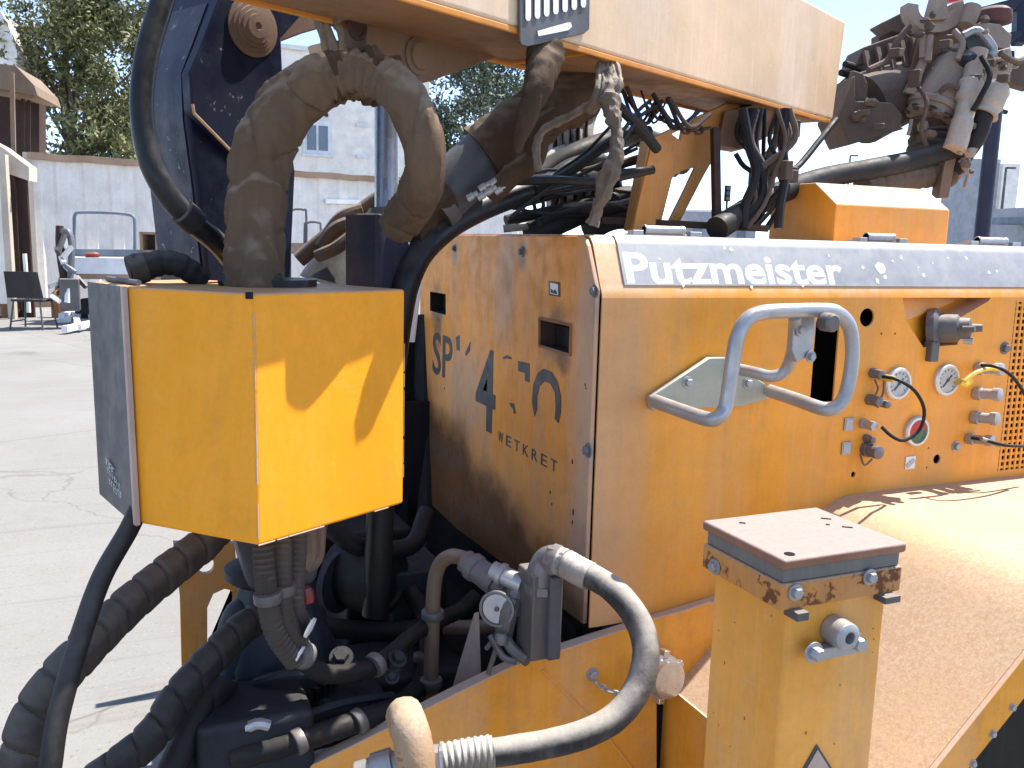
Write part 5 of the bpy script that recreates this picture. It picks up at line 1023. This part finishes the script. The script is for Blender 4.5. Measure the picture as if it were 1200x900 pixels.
MB().box(A+nrm_*.03+V((0, 0, topz/2)), (.14, .1, topz-.02), (d, nrm_, ZA)).build('corner_post', 'cream_wall', cont)
# white lamp strip and sign board on the container
s1 = PN(380, 236, A, nrm_); s2 = PN(432, 237, A, nrm_); MB().bar(s1+nrm_*.06, s2+nrm_*.06, .08, .10).build('tube_lamp', 'white_letter', cont)
# open container end at the left edge
E0 = PD(34, 300, 15.2); E0.z = 0
sh = empty('open_container', E0, 'cream container end with its dark doorway open at the yard edge', 'container')
cz = 2.86
def eb(px, d=15.2):
    p = PD(px, 300, d); p.z = 0; return p
MB().bar(eb(-40)+V((0, 0, 1.4)), eb(7)+V((0, 0, 1.4)), .06, 2.3).build('side_wall', 'white_wall', sh); MB().bar(eb(7, 15.15)+V((0, 0, 1.36)), eb(15, 15.15)+V((0, 0, 1.36)), .10, 2.72).build('door_post', 'cream_wall', sh)
MB().bar(eb(15, 15.5)+V((0, 0, 1.3)), eb(37, 15.5)+V((0, 0, 1.3)), .05, 2.6).build('doorway_dark', 'dark_brown', sh)  # flat dark sheet stands for the unlit inside of the doorway
MB().bar(eb(21, 15.4)+V((0, 0, .15)), eb(22, 15.4)+V((0, 0, 2.4)), .05, .05).build('door_bar', 'dark_brown', sh); MB().bar(eb(30, 15.3)+V((0, 0, .1)), eb(29, 15.3)+V((0, 0, 1.1)), .05, .05).build('stick', 'white_frame', sh)
MB().prism([PD(*q, 15.1) for q in ((-40, 150), (2, 172), (34, 196), (34, 212), (14, 205), (-40, 190))], V((.1, .3, 0))).build('roof_edge', 'cream_wall', sh)
# timber deck shelter above
sh2 = empty('roof_shelter', eb(20, 17), 'open brown roof shelter on thin posts above the cream container', 'shelter')
MB().prism([PD(*q, 16.4) for q in ((-40, 70), (18, 77), (40, 100), (44, 112), (-40, 96))], V((.3, 1.6, 0))).build('roof', 'tan_wood', sh2, smooth=0)
MB().bar(PD(14, 85, 16.2), PD(16, 178, 16.2), .07, .07).build('post', 'tan_wood', sh2)
MB().prism([PD(*q, 18) for q in ((-40, 100), (46, 112), (46, 190), (-40, 190))], V((.1, .3, 0))).build('back_wall', 'dark_brown', sh2, smooth=0)
for x_ in (27, 34): MB().bar(PD(x_, 105, 17.6), PD(x_, 188, 17.6), .05, .05).build('post', 'dark_brown', sh2)
MB().bar(PD(-30, 106, 16.6), PD(40, 114, 16.6), .08, .08).build('beam', 'tan_wood', sh2)
wb = MB().prism([PD(*q, 24) for q in ((-60, 0), (0, 12), (10, 30), (20, 62), (19, 84), (-60, 84))], V((.5, 3, 0))).build('gable_wall', 'white_box', smooth=0)
tag(wb, 'pale grey gable wall of a shed showing above the brown shelter', 'shed')
# white building with a window
W0 = PD(330, 300, 34); W1 = PD(490, 300, 36); W0.z = W1.z = 0
bl_ = empty('white_building', W0, 'tall white building with one twin pane window behind the container', 'building')
dw = (W1-W0).normalized(); nw = V((dw.y, -dw.x, 0)); zt_ = PN(400, 62, W0, nw).z; Lw = (W1-W0).length+.4
MB().box(W0+dw*(Lw/2)-nw*2.5+V((0, 0, zt_/2)), (Lw, 5, zt_), (dw, -nw, ZA)).build('wall', 'white_wall', bl_)
w0, w1 = PN(358, 178, W0, nw), PN(385, 146, W0, nw); wc = (w0+w1)/2; ww_ = (w1-w0).dot(dw); wh_ = w1.z-w0.z
win = MB().box(wc+nw*.03, (ww_+.2, .1, wh_+.2), (dw, nw, ZA)).build('window', 'white_frame', bl_)
for s_ in (-1, 1): MB().box(wc+nw*.07+dw*s_*ww_*.25, (ww_*.40, .06, wh_*.86), (dw, nw, ZA)).build('pane', 'glass', win)
MB().box(wc+nw*.1-ZA*(wh_/2+.12), (ww_+.3, .2, .08), (dw, nw, ZA)).build('sill', 'white_frame', win)
for px, py, s_ in ((382, 135, .12), (425, 147, .5), (425, 184, .5)): MB().box(PN(px, py, W0, nw)+nw*.05, (s_, .14, .12), (dw, nw, ZA)).build('wall_fixture', 'white_frame' if s_ > .2 else 'dark_brown', bl_)
MB().box(W0+dw*Lw/2+nw*.05+V((0, 0, zt_)), (Lw+.2, .3, .15), (dw, nw, ZA)).build('parapet', 'white_frame', bl_)
# trees
def tree(label, base, h, rx_, rz_, seed, leaf, nleaf=9000, trunk_r=.25, low=.35, sz=.16):
    rnd = random.Random(seed); b = V((base.x, base.y, 0)); t = empty('tree', b, label, 'tree', 'trees behind the yard')
    tm = MB(); top = b+V((rnd.uniform(-.5, .5), rnd.uniform(-.5, .5), h*.8)); tm.tube([b, b.lerp(top, .35)+V((.25, 0, 0)), b.lerp(top, .7)-V((.2, 0, 0)), top], lambda t_: trunk_r*(1-.8*t_), 10, .4)
    cl_ = []
    for i in range(26):
        an = rnd.uniform(0, 6.283); zz = rnd.uniform(low, 1.0); f_ = math.sin(math.pi*min(1, max(.12, (zz-low)/(1-low)*.9+.1)))
        q = b+V((math.cos(an)*rx_*f_*rnd.uniform(.35, 1), math.sin(an)*rx_*f_*rnd.uniform(.35, 1), h*zz)); cl_.append((q, rnd.uniform(.55, 1.25)*rz_))
        s0 = b.lerp(top, min(.95, max(.2, zz-.18))); tm.tube([s0, s0.lerp(q, .5)+V((0, 0, .25)), q], lambda t_: .07*(1-.75*t_), 6, .3)
    tm.build('trunk', 'bark', t)
    vs = []; fs = []
    for i in range(nleaf):
        q, r_ = rnd.choice(cl_); v_ = V((rnd.gauss(0, 1), rnd.gauss(0, 1), rnd.gauss(0, .75))); v_ = v_.normalized()*r_*rnd.random()**.45
        if mnoise.noise((q+v_)*1.3) < -.16: continue
        p = q+v_; a_ = V((rnd.gauss(0, 1), rnd.gauss(0, 1), rnd.gauss(0, 1))).normalized(); c_ = a_.cross(V((rnd.gauss(0, 1), rnd.gauss(0, 1), rnd.gauss(0, 1)))).normalized()
        l_ = sz*rnd.uniform(.6, 1.4); o = len(vs); vs += [p-a_*l_, p+c_*l_*.38, p+a_*l_, p-c_*l_*.38]; fs.append((o, o+1, o+2, o+3))
    cr = MB().add(vs, fs).build('crown', leaf, t, smooth=0); tag(cr, kind='stuff'); return t
tree('big grey green tree rising behind the cream container and shelter', PD(105, 300, 27), 8.6, 2.9, 1.15, 1, 'leaf', 34000, .32, .30, .10)
tree('loose tree whose crown shows under the boom beside the white building', PD(560, 300, 38), 9.0, 3.6, 1.3, 2, 'leaf2', 20000, .3, .4, .12)
tree('slim tree growing between the big tree and the white building', PD(215, 300, 33), 10.5, 2.2, 1.0, 3, 'leaf', 14000, .25, .45, .10)
# chair
cc = gp_(40, 385); cd = V((.25, -1, 0)).normalized(); cs = V((-cd.y, cd.x, 0))
chr_ = empty('chair', cc, 'black shell chair standing in front of the cream container', 'chair')
cs = V((CM[0][0], CM[1][0], 0)).normalized(); cf = V((cs.y, -cs.x, 0))
sh_ = []
for j in range(7):
    t_ = j/6; sh_.append([cc+cs*(x_*(.27-.02*t_))+ZA*(.48+.40*t_)-cf*(-.16-.09*t_)*1.0+cf*(.05*abs(x_)**2) for x_ in np.linspace(-1, 1, 9)])
MB().loft([r_+[q-cf*.02-ZA*0 for q in r_[::-1]] for r_ in sh_]).build('backrest', 'black_plastic', chr_)
MB().box(cc+ZA*.44-cf*.05, (.50, .44, .035), (cs, cf, ZA)).build('seat', 'black_plastic', chr_, bevel=.01)
for a_ in (-1, 1):
    for b_ in (-1, 1): MB().cyl(cc+cs*.2*a_+cf*.17*b_+ZA*.43, cc+cs*.25*a_+cf*.22*b_, .014, n=8).build('leg', 'steel_dark', chr_)
    MB().cyl(cc+cs*.235*a_+cf*.2+ZA*.12, cc+cs*.235*a_-cf*.2+ZA*.12, .011, n=8).build('stretcher', 'steel_dark', chr_)
# white metal frame lying on the ground
fc = gp_(98, 388); lf_ = empty('metal_frame', fc, 'white welded metal frame lying flat on the ground beside the chair', 'frame')
for a_, b_ in (((76, 392), (110, 386)), ((80, 380), (112, 372)), ((72, 376), (116, 366)), ((92, 390), (86, 366)), ((112, 388), (100, 362)), ((78, 366), (118, 360))):
    MB().bar(gp_(*a_)+ZA*.08, gp_(*b_)+ZA*.10, .09, .09).build('frame_bar', 'white_frame', lf_)
MB().box(gp_(95, 376)+ZA*.03, (.7, .8, .05)).build('frame_base', 'white_frame', lf_)
# reddish gas bottle
gb_ = gp_(69, 372); tag(MB().lathe(gb_, ZA, [(0, .10), (.02, .115), (.36, .115), (.44, .09), (.48, .04), (.55, .035)], 18).build('gas_bottle', 'rust', None), 'small rusty red gas bottle between the chair and the white frame', 'gas bottle')
# timber coil at the left edge
tag(MB().lathe(gp_(2, 371)+ZA*.22, V((.5, -1, 0)), [(0, .06), (.0, .22), (.12, .24), (.3, .22), (.3, .08)], 20).build('cable_drum', 'tan_wood', None), 'tan cable drum lying on its side beside the chair', 'drum')
# equipment trolley with a roll bar
tc_ = PD(120, 300, 15.2); tc_.z = 0; tr = empty('equipment_trolley', tc_, 'white flatbed trolley with a blue grey tube hoop in front of the container', 'trolley')
def tq(px, py, d=15.2): return PD(px, py, d)
MB().tube([tq(88, 300), tq(87, 262), tq(88, 252), tq(93, 249), tq(122, 249), tq(148, 251), tq(156, 254), tq(158, 262), tq(158, 296)], .028, 10, .1).build('hoop', 'blue_grey', tr)
MB().bar(tq(84, 296), tq(215, 297), .25, .12).build('rail', 'blue_grey', tr)
MB().bar(tq(86, 310, 15.0), tq(200, 312, 15.0), .9, .26).build('bed', 'white_frame', tr)
MB().bar(tq(92, 322, 15.0), tq(200, 324, 15.0), .8, .10).build('chassis', 'rust_rail', tr)
for px in (100, 135, 185):
    p = PD(px, 300, 15.0); p.z = .2; MB().lathe(p, cf, [(-.06, .2), (.06, .2)], 20).build('wheel', 'rubber', tr)
p = tq(108, 299, 14.7); MB().ball(p, .09, 10, (1.4, 1, .7)).build('cap', 'red_light', tr)
# crate seat on the trolley
p = tq(178, 284, 15.1); ct = empty('crate', p-ZA*.2, 'small open crate with rusty frame standing on the trolley', 'crate')
for a_ in (-1, 1):
    MB().box(p+cs*a_*.13, (.05, .25, .34), (cs, cf, ZA)).build('side', 'tan_wood', ct); MB().box(p+ZA*.15*a_, (.30, .25, .04), (cs, cf, ZA)).build('slat', 'tan_wood', ct)
MB().box(p-cf*.1, (.24, .02, .3), (cs, cf, ZA)).build('back', 'dark_brown', ct)
# heap of pump parts
jp = gp_(82, 366); jk = empty('pump_unit', jp, 'grey pump unit with jumbled pipes standing between trolley and chair', 'pump'); rnd = random.Random(31)
MB().box(PD(82, 345, 14.0), (.28, .3, .5)).build('block', 'steel_dark', jk, bevel=.02)
for i in range(16):
    a_ = PD(rnd.uniform(68, 92), rnd.uniform(285, 355), rnd.uniform(13.8, 14.2)); MB().bar(a_, a_+V((rnd.uniform(-.2, .2), rnd.uniform(-.2, .2), rnd.uniform(-.25, .25))), .06, .06).build('pipe', rnd.choice(('steel_dark', 'white_frame', 'slate', 'galv', 'blue_grey')), jk)
MB().tube([PD(70, 265, 14), PD(70, 290, 14), PD(74, 320, 14), PD(80, 350, 14)], .06, 10).build('riser', 'dark_brown', jk)
MB().tube([PD(72, 272, 14), PD(80, 272, 14), PD(84, 290, 14), PD(82, 330, 14)], .05, 10).build('riser', 'steel_purple', jk)
# wire racks seen under the canvas arch
for x_, y0_, y1_ in ((340, 246, 275), (357, 261, 290)):
    d_ = 17.; a_ = PD(x_+9, 330, d_); a_.z = 0
    rk = empty('wire_hoop_stand', a_, 'taller wire hoop stand next to the turret in front of the container' if x_ == 340 else 'shorter wire hoop stand beside the white cabinet', 'stand', 'wire hoop stands')
    MB().tube([PD(x_, 330, d_), PD(x_, y0_+8, d_), PD(x_+3, y0_, d_), PD(x_+16, y0_, d_), PD(x_+19, y0_+8, d_), PD(x_+19, 335, d_)], .022, 8, .1).build('hoop', 'steel_dark', rk)
    MB().bar(PD(x_, y1_+16, d_), PD(x_+22, y1_+16, d_), .3, .2).build('shelf', 'rust_rail', rk)
    for s_ in (0, 19):
        f_ = PD(x_+s_, 330, d_); MB().bar(f_, V((f_.x, f_.y, 0)), .05, .05).build('leg', 'steel_dark', rk)
bxw = PD(372, 320, 16.5); tag(MB().box(V((bxw.x, bxw.y, .62)), (.5, .4, 1.24), (cs, cf, ZA)).build('white_cabinet', 'white_frame', bevel=.02), 'small white cabinet standing in front of the container beside the hoop stands', 'cabinet')
# right hand side: poles, sign, far buildings
pb_ = PD(1148, 300, 26); pb_.z = 0
sg = empty('pylon_sign', pb_, 'tall navy pole carrying a red and white sign in a dark frame', 'sign')
MB().cyl(pb_, V((pb_.x, pb_.y, 7.2)), .22, .20, 20).build('pole', 'navy_pole', sg)
def sp_(px, py, d=26): return PD(px, py, d)
MB().prism([sp_(*q, 25.4) for q in ((1112, -60), (1112, 3), (1160, -8), (1162, -60))], V((.1, .3, 0))).build('red_panel', 'sign_red', sg, smooth=0)
for a_, b_ in (((1140, 18), (1197, 3)), ((1197, -40), (1194, 52)), ((1140, 18), (1141, 50)), ((1141, 50), (1194, 44))): MB().bar(sp_(*a_, 25.5), sp_(*b_, 25.5), .3, .3).build('frame_bar', 'sign_dark', sg)
MB().bar(sp_(1184, 60), sp_(1184, 76), .2, .1).build('bracket', 'sign_dark', sg); MB().bar(sp_(1166, 128), sp_(1180, 132), .12, .1).build('bracket', 'sign_dark', sg)
fb = PD(1128, 300, 60); fb.z = 0; tw = empty('white_tower', fb, 'narrow white tower block with dark vertical lettering beside the navy pole', 'building')
zt2 = PD(1128, 190, 60).z
MB().box(fb+ZA*zt2/2, (2.2, 3, zt2), (cs, cf, ZA)).build('wall', 'grey_far', tw); MB().box(fb+cs*1.6+ZA*(zt2-.3)/2+cf*.4, (1.1, 3, zt2-.3), (cs, cf, ZA)).build('wall', 'white_wall', tw)
for i, py in enumerate((216, 224, 232, 240)): q = PD(1140, py, 58.2); MB().box(q, (.45, .05, .14), (cs, cf, ZA)).box(q+cs*(.12 if i % 2 else -.12)-ZA*.14, (.12, .05, .3), (cs, cf, ZA)).build('lettering', 'dim_letter', tw)
g2 = PD(1190, 300, 45); g2.z = 0; gh = empty('low_grey_building', g2, 'low grey building with dark open front beyond the hood', 'building')
zt3 = PD(1190, 244, 45).z
MB().box(g2+cs*.9+ZA*zt3/2, (2.4, 4, zt3), (cs, cf, ZA)).build('wall', 'grey_far', gh)
MB().box(g2+cs*1.0+cf*2.1+ZA*.9, (1.9, .3, 1.8), (cs, cf, ZA)).build('opening', 'dark_brown', gh); MB().box(g2-cs*1.2+cf*1.5+ZA*(zt3-.7), (1.4, 2, .3), (cs, cf, ZA)).build('canopy', 'blue_grey', gh)
for (px, yt, d_, lab) in ((987, 184, 60, 'thin street lamp far behind the spraying head'), (1168, 198, 50, 'thin grey street lamp beside the navy pole')):
    p = PD(px, 300, d_); p.z = 0; zt4 = PD(px, yt, d_).z
    lm = empty('street_lamp', p, lab, 'street lamp', 'street lamps'); MB().cyl(p, V((p.x, p.y, zt4)), .10, .06, 10).build('pole', 'steel_dark', lm)
    MB().bar(V((p.x, p.y, zt4)), V((p.x, p.y, zt4))+cs*.5, .15, .10).build('lamp_head', 'steel_dark', lm)
p = PD(848, 300, 55); p.z = 0; tl_ = empty('traffic_light', p, 'black traffic light seen far off under the boom rest', 'traffic light')
zt5 = PD(848, 236, 55).z
MB().cyl(p, V((p.x, p.y, zt5)), .08, .07, 10).build('pole', 'navy_pole', tl_); MB().box(V((p.x, p.y, zt5+.45)), (.34, .3, .95), (cs, cf, ZA)).build('housing', 'black', tl_, bevel=.03)
for k in range(3): MB().lathe(V((p.x, p.y, zt5+.15+.3*k))+cf*.15, cf, [(0, .11), (.02, .11), (.1, .13)], 12).build('lens', 'steel_dark', tl_)
for (px, wd_, yt, d_, mt, lab) in ((835, 7, 250, 90, 'grey_far', 'long low grey building on the horizon behind the boom rest'), (600, 6, 262, 80, 'grey_far', 'low pale wall on the horizon left of the burlap cloth'), (1090, 3, 262, 95, 'grey_far', 'grey block on the horizon behind the spraying head')):
    p = PD(px, 300, d_); p.z = 0; zt6 = PD(px, yt, d_).z
    hb_ = empty('low_building', p, lab, 'building'); MB().box(p+ZA*zt6/2, (wd_, 5, zt6), (cs, cf, ZA)).build('wall', mt, hb_); MB().box(p+ZA*(zt6+.1), (wd_+.4, 5.4, .2), (cs, cf, ZA)).build('roof', 'white_frame', hb_)
    for k in range(3): MB().box(p+cf*2.55+cs*wd_*(-.3+.3*k)+ZA*zt6*.55, (wd_*.12, .1, zt6*.3), (cs, cf, ZA)).build('window', 'glass', hb_)
